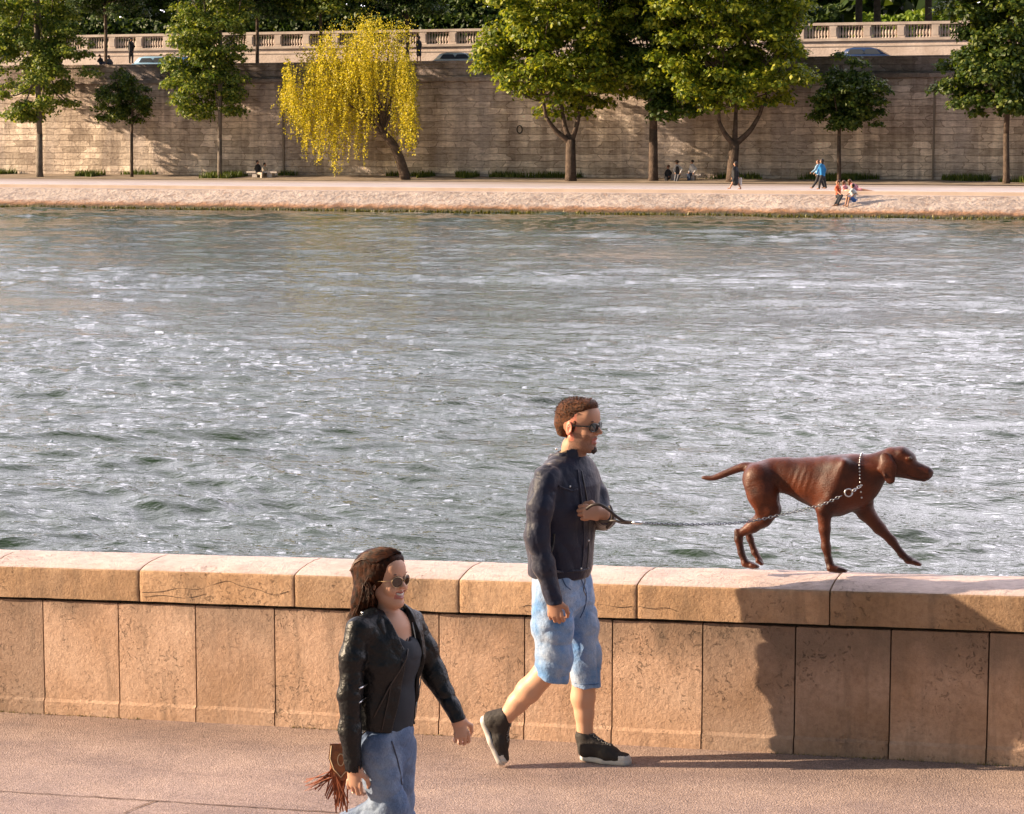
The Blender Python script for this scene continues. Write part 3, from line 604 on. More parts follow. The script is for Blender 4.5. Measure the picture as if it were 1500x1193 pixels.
# the far wood behind the terrace, one dark mass
n = 44000; P = np.stack([RNG.uniform(-180, 30, n), RNG.normal(196, 3, n), 9.5+21*RNG.uniform(0, 1, n)], 1); P[:, 2] += 1.6*vnoise(P*V(.15, 0, 0), 1, 4)
keep = ~((P[:, 0] > WY(1255, 20, 196)[0]) & (P[:, 0] < WY(1350, 20, 196)[0]) & (P[:, 2] < 13.2)); P = P[keep]
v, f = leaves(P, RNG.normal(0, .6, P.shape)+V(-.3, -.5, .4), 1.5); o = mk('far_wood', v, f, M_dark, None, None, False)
tag(o, 'dark mass of distant trees filling the top of the view', 'wood', None, 'stuff')
#PART2
# ---------------------------------------------------------------- organic bodies: distance fields meshed as one surface
def smin(a, b, k):
    if k <= 0: return np.minimum(a, b)
    h = np.clip(.5+.5*(b-a)/k, 0, 1); return b*(1-h)+a*h-k*h*(1-h)
class S:
    def __init__(s): s.p = []
    def c(s, a, b, ra, rb=None, k=.02, ax=None, w=1.0):       # tapered capsule, widened by w along ax
        s.p.append(('c', V(*a), V(*b), ra, ra if rb is None else rb, k, None if ax is None else nrm(ax), w)); return s
    def ch(s, pts, rs, k=.02, ax=None, w=1.0):
        w = [w]*len(pts) if np.isscalar(w) else w
        for i in range(len(pts)-1): s.c(pts[i], pts[i+1], rs[i], rs[i+1], k, ax, (w[i]+w[i+1])/2)
        return s
    def e(s, c, r, Rm=None, k=.02): s.p.append(('e', V(*c), V(*r), np.eye(3) if Rm is None else Rm, k)); return s
    def x(s, sub, k=.01): s.p.append(('x', sub, k)); return s     # subtract
    def i(s, sub, k=.004): s.p.append(('i', sub, k)); return s    # intersect
    def cut(s, o, n, k=.006): s.p.append(('p', V(*o), nrm(n), k)); return s   # keep the side away from n
    def g(s, sub, k=.02): s.p.append(('g', sub, k)); return s
    def d(s, fn, amp, box=None): s.p.append(('d', fn, amp)); return s
def bounds(S_):
    lo = V(9e9, 9e9, 9e9); hi = -lo
    for q in S_.p:
        if q[0] == 'c': r = max(q[3], q[4])*max(1, q[7]); lo = np.minimum(lo, np.minimum(q[1], q[2])-r); hi = np.maximum(hi, np.maximum(q[1], q[2])+r)
        elif q[0] == 'e': r = max(q[2]); lo = np.minimum(lo, q[1]-r); hi = np.maximum(hi, q[1]+r)
        elif q[0] == 'g': l2, h2 = bounds(q[1]); lo = np.minimum(lo, l2); hi = np.maximum(hi, h2)
    return lo, hi
def prim(q, p):
    if q[0] == 'c':
        _, a, b, ra, rb, k, ax, w_ = q; ab = b-a; d = p-a
        if ax is not None and w_ != 1:
            f = 1-1/w_; d = d-(d@ax)[:, None]*ax*f; ab = ab-(ab@ax)*ax*f
        t = np.clip((d@ab)/max(ab@ab, 1e-9), 0, 1); return np.sqrt(((d-t[:, None]*ab)**2).sum(1))-(ra+(rb-ra)*t)
    _, c, r, Rm, k = q; d = (p-c)@Rm.T; k0 = np.sqrt(((d/r)**2).sum(1)); k1 = np.sqrt(((d/r**2)**2).sum(1))+1e-9
    return np.where(k0 < 1e-3, -min(r), k0*(k0-1)/k1)
def ev(S_, p, cull=False):
    D = np.full(len(p), 5.0)
    for q in S_.p:
        if q[0] in 'ce':
            if cull:
                if q[0] == 'c': r = max(q[3], q[4])*max(1, q[7]); lo = np.minimum(q[1], q[2])-r; hi = np.maximum(q[1], q[2])+r; k = q[5]
                else: r = max(q[2]); lo = q[1]-r; hi = q[1]+r; k = q[4]
                mg = k+cull; m = np.nonzero(((p > lo-mg) & (p < hi+mg)).all(1))[0]
                if len(m): D[m] = smin(D[m], prim(q, p[m]), k)
            else: D = smin(D, prim(q, p), q[5] if q[0] == 'c' else q[4])
        elif q[0] == 'g': D = smin(D, ev(q[1], p, cull), q[2])
        elif q[0] == 'x': D = -smin(-D, ev(q[1], p, cull), q[2])
        elif q[0] == 'i': D = -smin(-D, -ev(q[1], p, cull), q[2])
        elif q[0] == 'p': D = -smin(-D, -((p-q[1])@q[2]), q[3])
        elif q[0] == 'd':
            m = np.abs(D) < .08
            if m.any(): D[m] += q[1](p[m])*q[2]
    return D
def mesh(S_, res):
    lo, hi = bounds(S_); lo = lo-res*3; B = 8; st = B*res; nb = np.ceil((hi+res*3-lo)/st).astype(int)
    g = np.stack(np.meshgrid(*[np.arange(n) for n in nb], indexing='ij'), -1).reshape(-1, 3)
    D = ev(S_, lo+(g+.5)*st); g = g[np.abs(D) < st*.9+.012]
    oc = np.stack(np.meshgrid(*[np.arange(B+1)]*3, indexing='ij'), -1).reshape(-1, 3)
    I = (g[:, None]*B+oc[None]).reshape(-1, 3); M = 1 << 20
    key = (I[:, 0]*M+I[:, 1])*M+I[:, 2]; uk, inv = np.unique(key, return_inverse=True); inv = inv.reshape(-1)
    ui = np.stack([uk//M//M, uk//M % M, uk % M], 1); W = ev(S_, lo+ui*res, res*4)
    A = W[inv].reshape(len(g), B+1, B+1, B+1)
    cs = [(a, b, c) for a in (0, 1) for b in (0, 1) for c in (0, 1)]
    cv = np.stack([A[:, a:a+B, b:b+B, c:c+B] for a, b, c in cs], -1); neg = (cv < 0).sum(-1); act = (neg > 0) & (neg < 8)
    bi, x, y, z = np.nonzero(act); cv = cv[act]; ci = g[bi]*B+np.stack([x, y, z], 1)
    acc = np.zeros((len(ci), 3)); cnt = np.zeros(len(ci)); cs_ = np.array(cs, float)
    for i in range(8):
        for j in range(i+1, 8):
            if abs(cs_[i]-cs_[j]).sum() != 1: continue
            a, b = cv[:, i], cv[:, j]; m = (a < 0) != (b < 0); t = np.where(m, a/np.where(m, a-b, 1), 0)
            acc += np.where(m[:, None], cs_[i]+(cs_[j]-cs_[i])*t[:, None], 0); cnt += m
    vert = lo+(ci+acc/cnt[:, None])*res
    ck = (ci[:, 0]*M+ci[:, 1])*M+ci[:, 2]; o = np.argsort(ck); sk = ck[o]; F_ = []
    for ax in range(3):
        e = {0: 4, 1: 2, 2: 1}[ax]; s0 = cv[:, 0] < 0; s1 = cv[:, e] < 0; m = s0 != s1; b1, b2 = [(1, 2), (2, 0), (0, 1)][ax]
        base = ci[m]; d1 = np.zeros(3, int); d1[b1] = 1; d2 = np.zeros(3, int); d2[b2] = 1; ids = []; ok = np.ones(len(base), bool)
        for off in (0*d1, d1, d1+d2, d2):
            c = base-off; kk = (c[:, 0]*M+c[:, 1])*M+c[:, 2]; q = np.clip(np.searchsorted(sk, kk), 0, len(sk)-1); ok &= sk[q] == kk; ids.append(o[q])
        q = np.stack(ids, 1)[ok]; fl = s0[m][ok]; q = np.where(fl[:, None], q, q[:, ::-1]); F_.append(q)
    return vert, np.concatenate(F_)
def body(name, S_, res, mats, parent, matfn=None):
    v, f = mesh(S_, res); mi = None
    if matfn is not None: mi = matfn(v[f].mean(1))
    return mk(name, v, f, mats, parent, mi)
def hit(Ss, px, py, lift=0.0, toward=-1):
    for k in range(0, 24, 2):
        p = hit0(Ss, px+k*toward, py, lift)
        if p is not None: return p
    return WY(px, py, YM)
def hit0(Ss, px, py, lift=0.0):
    """where the line of sight through a photo pixel first meets the given fields"""
    r = nrm(ray(px, py)); t = 6.5
    for i in range(160):
        p = CAM+r*t; d = min(ev(s_, p[None])[0] for s_ in Ss)
        if d < .001: return CAM+r*(t-lift)
        t += max(d*.75, .001)
        if t > 14: return None
    return None
def frame(f, u=(0, 0, 1)):
    """rows: forward, side (to the figure's left), up"""
    f = nrm(f); sd = nrm(np.cross(u, f)); return np.array([f, sd, np.cross(f, sd)])
def head(Sx, o, Rm, s, female=False):
    T = lambda *p: np.array(o)+Rm.T@(V(*p)*s)
    def c(a, b, ra, rb, k=.012): Sx.c(T(*a), T(*b), ra*s, rb*s, k*s)
    def e(p, r, k=.012): Sx.e(T(*p), V(*r)*s, Rm, k*s)
    w = .88 if female else 1
    e((-.012, 0, .042), (.098, .074*w, .084)); e((.028, 0, .02), (.066, .064*w, .085), .03)
    e((.040, 0, -.038), (.052, .052*w, .072), .03)
    c((.0, .052*w, -.045), (.066, .020, -.092), .016, .015, .03); c((.0, -.052*w, -.045), (.066, -.020, -.092), .016, .015, .03)
    e((.076, 0, -.095), (.020, .022, .018), .02)
    c((.084, -.030, .030), (.084, .030, .030), .010, .010, .014); e((.070, 0, .062), (.030, .052*w, .040), .03)
    for q in (1, -1):
        sub = S(); sub.e(T(.100, q*.031, .010), V(.016, .018, .013)*s, Rm); Sx.x(sub, .012*s)
        e((.080, q*.031, .008), (.013, .014, .011), .004); e((.066, q*.042, -.020), (.024, .020, .024), .02)
    c((.088, 0, .022), (.121 if not female else .110, 0, -.015), .0065, .0092, .010); e((.106, 0, -.019), (.014, .0165, .009), .008)
    c((.086, -.019, -.050), (.095, 0, -.046), .0065, .0075, .008); c((.086, .019, -.050), (.095, 0, -.046), .0065, .0075, .008)
    c((.084, -.017, -.064), (.091, 0, -.066), .0065, .0085, .008); c((.084, .017, -.064), (.091, 0, -.066), .0065, .0085, .008)
    sub = S(); sub.c(T(.094, -.024, -.053), T(.102, 0, -.0575), .0042*s, .005*s, .002); sub.c(T(.094, .024, -.053), T(.102, 0, -.0575), .0042*s, .005*s, .002); Sx.x(sub, .004*s)
    for q in (1, -1):
        n_ = nrm(Rm.T@V(-.35, q, 0)); ef = np.array([nrm(Rm.T@V(.95, q*.33, -.15)), n_, np.cross(nrm(Rm.T@V(.95, q*.33, -.15)), n_)])
        Sx.e(T(-.004, q*(.075*w+.003), -.002), V(.019, .0075, .033)*s, ef, .004*s); sub = S(); sub.e(T(.002, q*(.075*w+.013), .002), V(.011, .007, .021)*s, ef); Sx.x(sub, .004*s)
    return T
def hand(Sx, wr, d, back, thumb, L_=.19, curl=(35, 45, 35), spread=.0, r=1.0, thumb_in=.3):
    """palm, four unequal fingers, thumb; d = towards the fingers, back = out of the back of the hand"""
    d = nrm(d); back = nrm(back-d*(np.array(back)@d)); th = nrm(np.array(thumb)-d*(np.array(thumb)@d)-back*(np.array(thumb)@back)); s = L_/.19; wr = np.array(wr, float)
    Sx.c(wr-d*.02, wr+d*.012*s, .021*s*r, .019*s*r, .012, th, 1.3); Sx.c(wr+d*.02*s, wr+d*.078*s, .0135*s*r, .012*s*r, .012, th, 2.7)
    out = []
    for i, (ln, off) in enumerate(((.073, .0), (.081, .004), (.075, .002), (.060, -.006))):
        b0 = wr+d*(.082+off)*s+th*(.030-.0195*i)*s; a = 0; p = b0; dd = nrm(d+th*spread*(1.5-i)); rr = (.0092, .0094, .009, .0079)[i]*s*r; pts = [p-d*.015*s, p]
        for j, q in enumerate((.44, .31, .25)):
            a += math.radians(curl[j]+(i*3)); v_ = dd*math.cos(a)-back*math.sin(a); p = p+v_*ln*q*s; pts.append(p)
        Sx.ch(pts, [rr, rr, rr*.95, rr*.88, rr*.75], .0028); out.append(pts)
    b0 = wr+d*.022*s+th*.026*s-back*.006*s; p1 = b0+nrm(d*.75+th*.75-back*.25)*.038*s; p2 = p1+nrm(d*.9+th*(.35-thumb_in)-back*(.3+thumb_in))*.031*s; p3 = p2+nrm(d*.9-th*(thumb_in)-back*(.3+thumb_in))*.026*s
    Sx.ch([b0-d*.012, b0, p1, p2, p3], [.013*s*r, .0145*s*r, .0115*s*r, .0102*s*r, .0080*s*r], .005); return out
def folds(p, seed=0, fr=1.0, st=(1, 1, 1)):
    q = p*np.array(st); q = q+.35*q[:, [2, 0, 1]]*V(1, -1, 0); w_ = vnoise(q, 7*fr, seed)*.9; a = vnoise(q+w_[:, None]*.05, 17*fr, seed+1); b_ = vnoise(q+w_[:, None]*.03, 38*fr, seed+2)
    return (1-np.abs(a))**2*1.2-.5+.35*b_
SK = mat('tanned skin', (.44, .235, .155), .55, .3, sss=.05, bump=(300, .0006)); SKF = mat('fair warm skin', (.50, .28, .19), .5, .3, sss=.05)
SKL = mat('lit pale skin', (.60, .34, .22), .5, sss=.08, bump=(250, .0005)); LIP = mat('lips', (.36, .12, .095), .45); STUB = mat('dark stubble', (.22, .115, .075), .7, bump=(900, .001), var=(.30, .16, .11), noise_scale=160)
EARM = mat('reddish skin', (.58, .20, .13), .5, sss=.1)
NAVY = mat('dark navy waxed jacket', (.007, .012, .036), .55, .28, bump=(26, .007), var=(.016, .020, .040), noise_scale=9)
BLACKL = mat('black leather', (.005, .006, .008), .40, .28, bump=(30, .010)); BLACKT = mat('black knit', (.008, .010, .014), .85)
def denim(name, c1, c2):
    g = NG(name); col = g.ramp(g.noise(7, None, 5, .6), [(.38, c1), (.62, c2)])
    wv = g.noise(420, g.map((1, 1, .3)), 2); col = g.mix(col, g.ramp(wv, [(.3, (.7, .7, .75)), (.7, (1.15, 1.15, 1.15))]), .8, 'MULTIPLY'); return g.fin(col, .85, g.bump(g.noise(45, None, 4, .65), .007))
DEN = denim('faded blue denim', (.11, .26, .52), (.34, .43, .57)); DENJ = denim('grey blue denim', (.085, .135, .24), (.20, .26, .36))
for m_ in (NAVY, DEN):
    b_ = m_.node_tree.nodes['Principled BSDF']; b_.inputs['Sheen Weight'].default_value = .35; b_.inputs['Sheen Roughness'].default_value = .4; b_.inputs['Sheen Tint'].default_value = (1, .85, .7, 1)
HAIRM = mat('short brown hair', (.030, .011, .005), .6, .25, bump=(330, .006), var=(.13, .042, .012), noise_scale=110)
CANV = mat('dark canvas', (.022, .017, .015), .75, bump=(260, .0015)); RUB = mat('off white rubber', (.52, .50, .47), .6, var=(.62, .60, .56), noise_scale=30); LACE = mat('grey lace', (.20, .19, .18), .7)
METAL = mat('bright steel', (.65, .66, .68), .28, metal=1); GOLD = mat('gold coloured wire', (.45, .32, .19), .35, metal=1); STRAPM = mat('dark brown strap leather', (.025, .016, .014), .5)
LENS = mat('dark lens', (.012, .010, .010), .06, .8); LENSB = mat('brown mirrored lens', (.022, .009, .006), .08, .8); TEETH = mat('teeth', (.55, .52, .47), .35); BLK = mat('glossy black plastic', (.01, .01, .01), .25)
COLLAR_LIT = mat('sunlit collar tan', (.38, .26, .15), .85, bump=(160, .004)); TANL = mat('brown belt leather', (.16, .09, .05), .5); DARKH = mat('dark nostril', (.03, .01, .01), .8)

def shoe(parent, heel, toe, upd, ankle, side, hi=.09):
    """canvas high-top: heel and toe are points under the sole"""
    heel = np.array(heel, float); toe = np.array(toe, float); d = nrm(toe-heel); n = nrm(np.array(upd)-d*(np.array(upd)@d)); sd = np.cross(n, d); L_ = np.linalg.norm(toe-heel)
    P = lambda a, z, y=0: heel+d*a*L_+n*z+sd*y
    U = S(); U.c(P(.14, .045), P(.55, .042, .004*side), .036, .034, .03); U.c(P(.55, .036, .004*side), P(.88, .028, .003*side), .036, .028, .03, sd, 1.25)
    U.c(P(.14, .05), np.array(ankle)*.55+P(.16, hi)*.45, .038, .037, .03); U.c(P(.16, .07), np.array(ankle), .040, .043, .03); U.c(P(.30, .085), P(.60, .05), .030, .027, .03)
    U.cut(np.array(ankle)+nrm(np.array(ankle)-heel)*.020, nrm(np.array(ankle)-heel)); U.cut(P(0, .012), -n, .002); U.d(lambda p: folds(p, 5, 2.2), .0022)
    def mf(c):
        a = (c-heel)@d/L_; z = (c-heel)@n; return np.where((a > .80) & (z < .047), 1, 0)
    up_ = body('shoe', U, .0042, [CANV, RUB], parent, mf)
    So = S(); So.c(P(.13, .014), P(.5, .014, .002*side), .033, .034, .02, sd, 1.18); So.c(P(.5, .014, .002*side), P(.88, .016, .002*side), .036, .031, .02, sd, 1.25); So.cut(P(0, .027), n, .003); So.cut(P(0, .001), -n, .003)
    body('sole', So, .004, RUB, up_)
    b = MB()
    for i in range(6):
        t_ = i/5; c = hitpt(U, P(.62-.40*t_, .14+.06*t_), -n*.8-d*.1); w_ = .014
        for q in (-1, 1):
            a = hitpt(U, c+sd*w_*q+n*.03+d*.004, -n); e_ = hitpt(U, c-sd*w_*q+n*.03-d*.012, -n); b.tube([a, (a+e_)/2+n*.004, e_], .0028, 5)
    b.build('lace', LACE, up_); return up_
def hitpt(S_, p, d):
    p = np.array(p, float); d = nrm(d)
    for i in range(40):
        q = ev(S_, p[None])[0]
        if q < .0015: break
        p = p+d*max(q*.8, .0015)
    return p

# ------------------------------------------------------------ the man
YM = 9.98
def M(px, py, dy=0.0): return WY(px, py, YM+dy)
man_base = V(M(850, 1110)[0], YM, ramp(M(850, 1110)[0]))
man = thing('person', man_base, 'bearded man in sunglasses, navy jacket and denim shorts striding past the wall holding a leash', 'person')
fm = nrm(V(.97, -.24, 0)); sm = nrm(np.cross([0, 0, 1], fm))
MBd = S()
MBd.ch([M(822, 858), M(824, 820), M(828, 730), M(832, 695)], [.098, .098, .112, .085], .04, sm, [1.2, 1.2, 1.4, 1.5])
MBd.c(M(838, 690), M(841, 655), .062, .058, .03)
Rh = frame(V(.985, -.17, -.04)); hs = 1.0; ho = M(846, 625)
TM = head(MBd, ho, Rh, hs)
MBd.ch([M(803, 703, -.17), M(788, 785, -.23), M(811, 874, -.22)], [.046, .038, .026], .02)
MBd.ch([M(860, 698, .15), M(880, 757, .13), M(885, 757, -.10)], [.044, .038, .027], .02)
MBd.ch([M(812, 868, -.09), M(806, 975, -.10), M(797, 985, -.1)], [.066, .052, .052], .01)
MBd.ch([M(804, 980, -.1), M(774, 1012, -.1), M(758, 1030, -.1), M(740, 1052, -.1)], [.056, .057, .047, .036], .02)
MBd.ch([M(839, 868, .085), M(856, 985, .10)], [.070, .054], .01); MBd.ch([M(856, 985, .10), M(854, 1022, .105), M(856, 1045, .105), M(857, 1085, .105)], [.057, .056, .044, .036], .02)
hd = hand(MBd, M(811, 878, -.22), V(.12, -.02, -1), V(.1, -1, 0), V(1, 0, 0), .185, (38, 50, 35), thumb_in=.3)
hl = hand(MBd, M(881, 753, -.135), V(-.86, -.42, .12), V(.30, -.85, .35), V(-.1, .1, 1), .185, (55, 70, 45), thumb_in=.5)
def man_mat(c):
    L_ = (c-ho)@Rh.T/hs; x, y, z = L_.T; inh = (z > -.13) & (np.abs(x) < .15) & (np.abs(y) < .1)
    m = np.zeros(len(c), int); jaw = inh & (z < -.018-.012*np.clip((x-.05)/.05, 0, 1)) & (x > -.012) & (z < .02-.9*np.clip(x-.0, 0, .05)*1.0) & ~((z > -.045) & (x > .06) & (np.abs(y) < .045) & (z > -.034))
    m[jaw] = 1; m[inh & (np.abs(y) < .022) & (x > .086) & (z < -.043) & (z > -.070)] = 2
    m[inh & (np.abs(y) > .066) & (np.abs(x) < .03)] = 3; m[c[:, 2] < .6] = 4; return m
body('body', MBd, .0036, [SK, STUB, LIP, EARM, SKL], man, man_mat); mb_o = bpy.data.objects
# hair
HS = S(); HS.e(TM(-.016, 0, .052), V(.095, .077, .081)*hs, Rh, .02); HS.e(TM(.045, 0, .100), V(.042, .055, .030)*hs, Rh, .03); HS.e(TM(.062, 0, .108), V(.028, .040, .018)*hs, Rh, .02)
HS.c(TM(-.075, 0, .0), TM(-.062, 0, -.045), .030*hs, .028*hs, .04, sm, 1.7)
sub = S(); sub.e(TM(.098, 0, -.010), V(.062, .11, .095)*hs, Rh, .0); HS.x(sub, .012)
sub = S(); sub.c(TM(.012, -.12, -.055), TM(.012, .12, -.055), .050*hs, None, 0); sub.c(TM(.045, -.12, -.030), TM(.045, .12, -.030), .050*hs, None, 0); HS.x(sub, .012)
HS.c(TM(.022, -.071, .030), TM(.014, -.072, -.012), .008*hs, .006*hs, .006); HS.c(TM(.022, .071, .030), TM(.014, .072, -.012), .008*hs, .006*hs, .006)
HS.cut(TM(0, 0, -.062), Rh.T@V(-.2, 0, -1)); HS.d(lambda p: vnoise(p, 260, 3)+.4*vnoise(p, 110, 5), .0013)
hair = body('hair', HS, .0030, HAIRM, man)
b = MB()
for i in range(900):  # short tufts breaking the outline
    a = RNG.normal(0, 1, 3); a[2] = abs(a[2]); a = nrm(a*V(1, 1, 1.2)); p0 = TM(-.012, 0, .045)+Rh.T@(a*V(.11, .088, .098)*hs*1.15); p = hitpt(HS, p0, -(Rh.T@a))
    if ev(HS, p[None])[0] > .004: continue
    tdir = nrm(Rh.T@(a+V(.25, 0, .25)+RNG.normal(0, .35, 3))); sd_ = nrm(np.cross(tdir, RNG.normal(0, 1, 3)))*.0016; l_ = RNG.uniform(.007, .016)
    b.add([p-sd_-tdir*.003, p+sd_-tdir*.003, p+tdir*l_], [(0, 1, 2)])
b.build('hair_tufts', HAIRM, hair, False)
BE = S(); BE.e(TM(.086, 0, -.100), V(.016, .020, .018)*hs, Rh, .01); BE.c(TM(.088, 0, -.098), TM(.090, 0, -.112), .009*hs, .004*hs, .01); BE.d(lambda p: vnoise(p, 160, 9), .003); body('goatee', BE, .0028, mat('dark beard', (.02, .010, .008), .7), man)
# brow and sunglasses
for q in (-1, 1): MB().ell(TM(.094, q*.031, .036), V(.006, .018, .0035)*hs, Rh).build('eyebrow', HAIRM, man)
def glasses(parent, T, Rm, s, wire, lens, lh=.020, thick=.0026, drop=0.0):
    f = MB(); ls = MB()
    for q in (1, -1):
        cen = T(.101, q*.033, .010+drop); rn = frame(Rm.T@V(1, q*.30, -.05)); tt = np.linspace(0, 2*PI, 19)
        pr = [cen+rn[1]*math.cos(t)*.0285*s+rn[2]*(math.sin(t)*lh*s*(1 if math.sin(t) < 0 else .8)) for t in tt]; f.tube(pr, thick*s, 6)
        ls.ell(cen, V(.0022, .028, lh*.9)*s, rn, 16, 10)
        f.tube(spline([T(.092, q*.060, .016+drop), T(.075, q*.074, .016+drop), T(.010, q*.0795, .012+drop), T(-.016, q*.076, -.002+drop)], 5), thick*1.1*s, 6)
    f.tube(spline([T(.104, -.010, .014+drop), T(.109, 0, .017+drop), T(.104, .010, .014+drop)], 4), thick*s, 6)
    fr = f.build('sunglasses', wire, parent); ls.build('lens', lens, fr); return fr
glasses(man, TM, Rh, hs, BLK, LENS, .021, .0032)
# jacket
JK = S(); JK.ch([M(819, 846), M(821, 825), M(823, 790), M(828, 735), M(832, 705), M(833, 693)], [.128, .133, .134, .137, .122, .10], .04, sm, [1.28, 1.25, 1.25, 1.4, 1.45, 1.4])
JK.c(M(803, 703, -.165), M(836, 678, 0), .054, .060, .04); JK.c(M(857, 699, .14), M(838, 678, 0), .054, .060, .04); JK.c(M(800, 720, -.03), M(793, 790, 0), .07, .07, .06)
sub = S(); sub.c(M(832, 640), M(842, 690), .060, .052, .01); JK.x(sub, .008)
JK.d(lambda p: folds(p, 3, .8, (1, 1, .5)), .0042); JK.cut(M(818, 843), V(-.03, 0, -1), .012)
sub = S(); sub.ch([M(818, 860), M(818, 836)], [.118, .118], 0, sm, 1.22); JK.x(sub, .004)
SL = S(); SL.ch([M(802, 700, -.17), M(792, 742, -.215), M(786, 785, -.235), M(797, 830, -.235), M(812, 882, -.22)], [.064, .058, .052, .047, .040], .035)
SL.d(lambda p: folds(p, 8, .85, (1, 1, 1.2)), .0048); SL.cut(M(812, 886, -.22), V(.1, 0, -1), .004); sub = S(); sub.c(M(810, 875, -.22), M(814, 900, -.22), .031, .031, 0); SL.x(sub, .003)
SF = S(); SF.ch([M(858, 696, .15), M(873, 728, .17), M(884, 760, .12), M(888, 758, -.085)], [.060, .054, .050, .041], .035); SF.d(lambda p: folds(p, 12, .9), .005)
JA = S(); JA.g(JK, .01); JA.g(SL, .012); JA.g(SF, .018); JA.p.append(('e', M(828, 735), V(.01, .01, .01), np.eye(3), .001))
jk = body('jacket', JA, .0040, NAVY, man)
CO = S(); CO.ch([M(826, 685, -.0), M(832, 664, 0)], [.080, .084], .02, sm, 1.08); CO.cut(M(832, 657), V(-.35, 0, 1), .006); sub = S(); sub.ch([M(826, 690), M(837, 640)], [.066, .074], .01, sm, 1.08); CO.x(sub, .003); CO.d(lambda p: folds(p, 21, 1.6), .004)
sub = S(); sub.e(M(862, 664, -.03), V(.045, .07, .06), None, 0); CO.x(sub, .006)
body('collar', CO, .0032, [NAVY, COLLAR_LIT], jk, lambda c: np.where((c[:, 2] > M(820, 659)[2]) & (c[:, 0] < M(838, 650)[0]) & (vnoise(c, 45, 4) > -.35), 1, 0))  # tan patches at the back paint sunlight onto the navy collar
def seam(name, parent, Ss, pts, r, m, lift=.001, n=6, flat=None):
    q = [hit(Ss, x, y, lift=lift) for x, y in pts]; q = [a for a in q if a is not None]; b = MB(); b.tube(spline(q, 4), r, n, flat=flat); return b.build(name, m, parent)
seam('zip', jk, [JA], [(852, 690), (856, 710), (861, 740), (863, 775), (862, 810), (859, 836)], .0035, mat('dull dark zip', (.07, .07, .08), .4, metal=.6))
seam('storm_flap', jk, [JA], [(846, 688), (849, 712), (853, 742), (855, 778), (854, 812), (851, 838)], .0045, NAVY)
seam('chest_pocket_flap', jk, [JA], [(818, 712), (828, 716), (838, 719), (846, 717)], .0045, NAVY); seam('hem_band', jk, [JA], [(806, 836), (822, 838), (838, 837), (852, 836), (862, 833)], .006, NAVY)
seam('side_pocket', jk, [JA], [(812, 782), (811, 795), (808, 808)], .005, mat('pocket edge', (.06, .055, .05), .5))
for x, y in ((835, 713), (815, 658), (851, 833), (862, 792)): MB().ell(hit([JA, CO], x, y), .0055, None, 8, 6).build('snap_button', METAL, jk)
# shorts
LA = S(); LA.ch([M(811, 858, -.085), M(809, 915, -.10), M(812, 965, -.10), M(807, 1000, -.1)], [.101, .093, .081, .080], .04); LA.cut(M(812, 996, -.10), V(-.35, 0, -1), .004); LA.cut(M(830, 1003, -.10), V(.5, 0, -1), .02)
sub = S(); sub.c(M(809, 992, -.10), M(803, 1014, -.10), .058, .058, 0); LA.x(sub, .003)
LB = S(); LB.ch([M(838, 858, .085), M(849, 915, .10), M(856, 960, .10), M(859, 1015, .10)], [.100, .084, .073, .069], .04); LB.cut(M(859, 1006, .1), V(0, 0, -1), .003); sub = S(); sub.c(M(858, 990, .10), M(859, 1025, .10), .052, .052, 0); LB.x(sub, .003)
PV = S(); PV.ch([M(821, 838), M(822, 872)], [.122, .118], .03, sm, 1.22)
SH = S(); SH.g(PV, .02); SH.g(LA, .03); SH.g(LB, .03); SH.d(lambda p: folds(p, 31, .9, (1, 1, .9)), .0075); SH.cut(M(821, 836), V(0, 0, 1), .004); SH.p.append(('e', M(821, 870), V(.01, .01, .01), np.eye(3), .001))
sho = body('shorts', SH, .0040, DEN, man)
seam('fly_seam', sho, [SH], [(851, 848), (857, 862), (859, 876), (856, 892), (850, 905)], .003, mat('dark denim seam', (.07, .13, .26), .8)); seam('pocket_seam', sho, [SH], [(824, 848), (829, 858), (836, 864)], .003, bpy.data.materials['dark denim seam'])
seam('hem_stitch', sho, [SH], [(842, 1001), (855, 1003), (868, 1003), (877, 1002)], .002, bpy.data.materials['dark denim seam'])
seam('drawstring', sho, [SH], [(855, 842), (857, 852), (855, 864), (858, 872)], .0028, LACE)
zf = ramp(M(885, 1112, .1)[0]); hp = M(850, 1100, .10); hp[2] = zf; tp_ = M(925, 1100, .075); tp_[2] = zf
shoe(man, hp, tp_, V(0, 0, 1), M(856, 1078, .105), -1, .10)
hp = M(704, 1050, -.10); tp_ = M(733, 1124, -.10); tp_[2] = ramp(tp_[0])+.004
shoe(man, hp, tp_, V(.93, 0, .38), M(741, 1050, -.10), 1, .085)

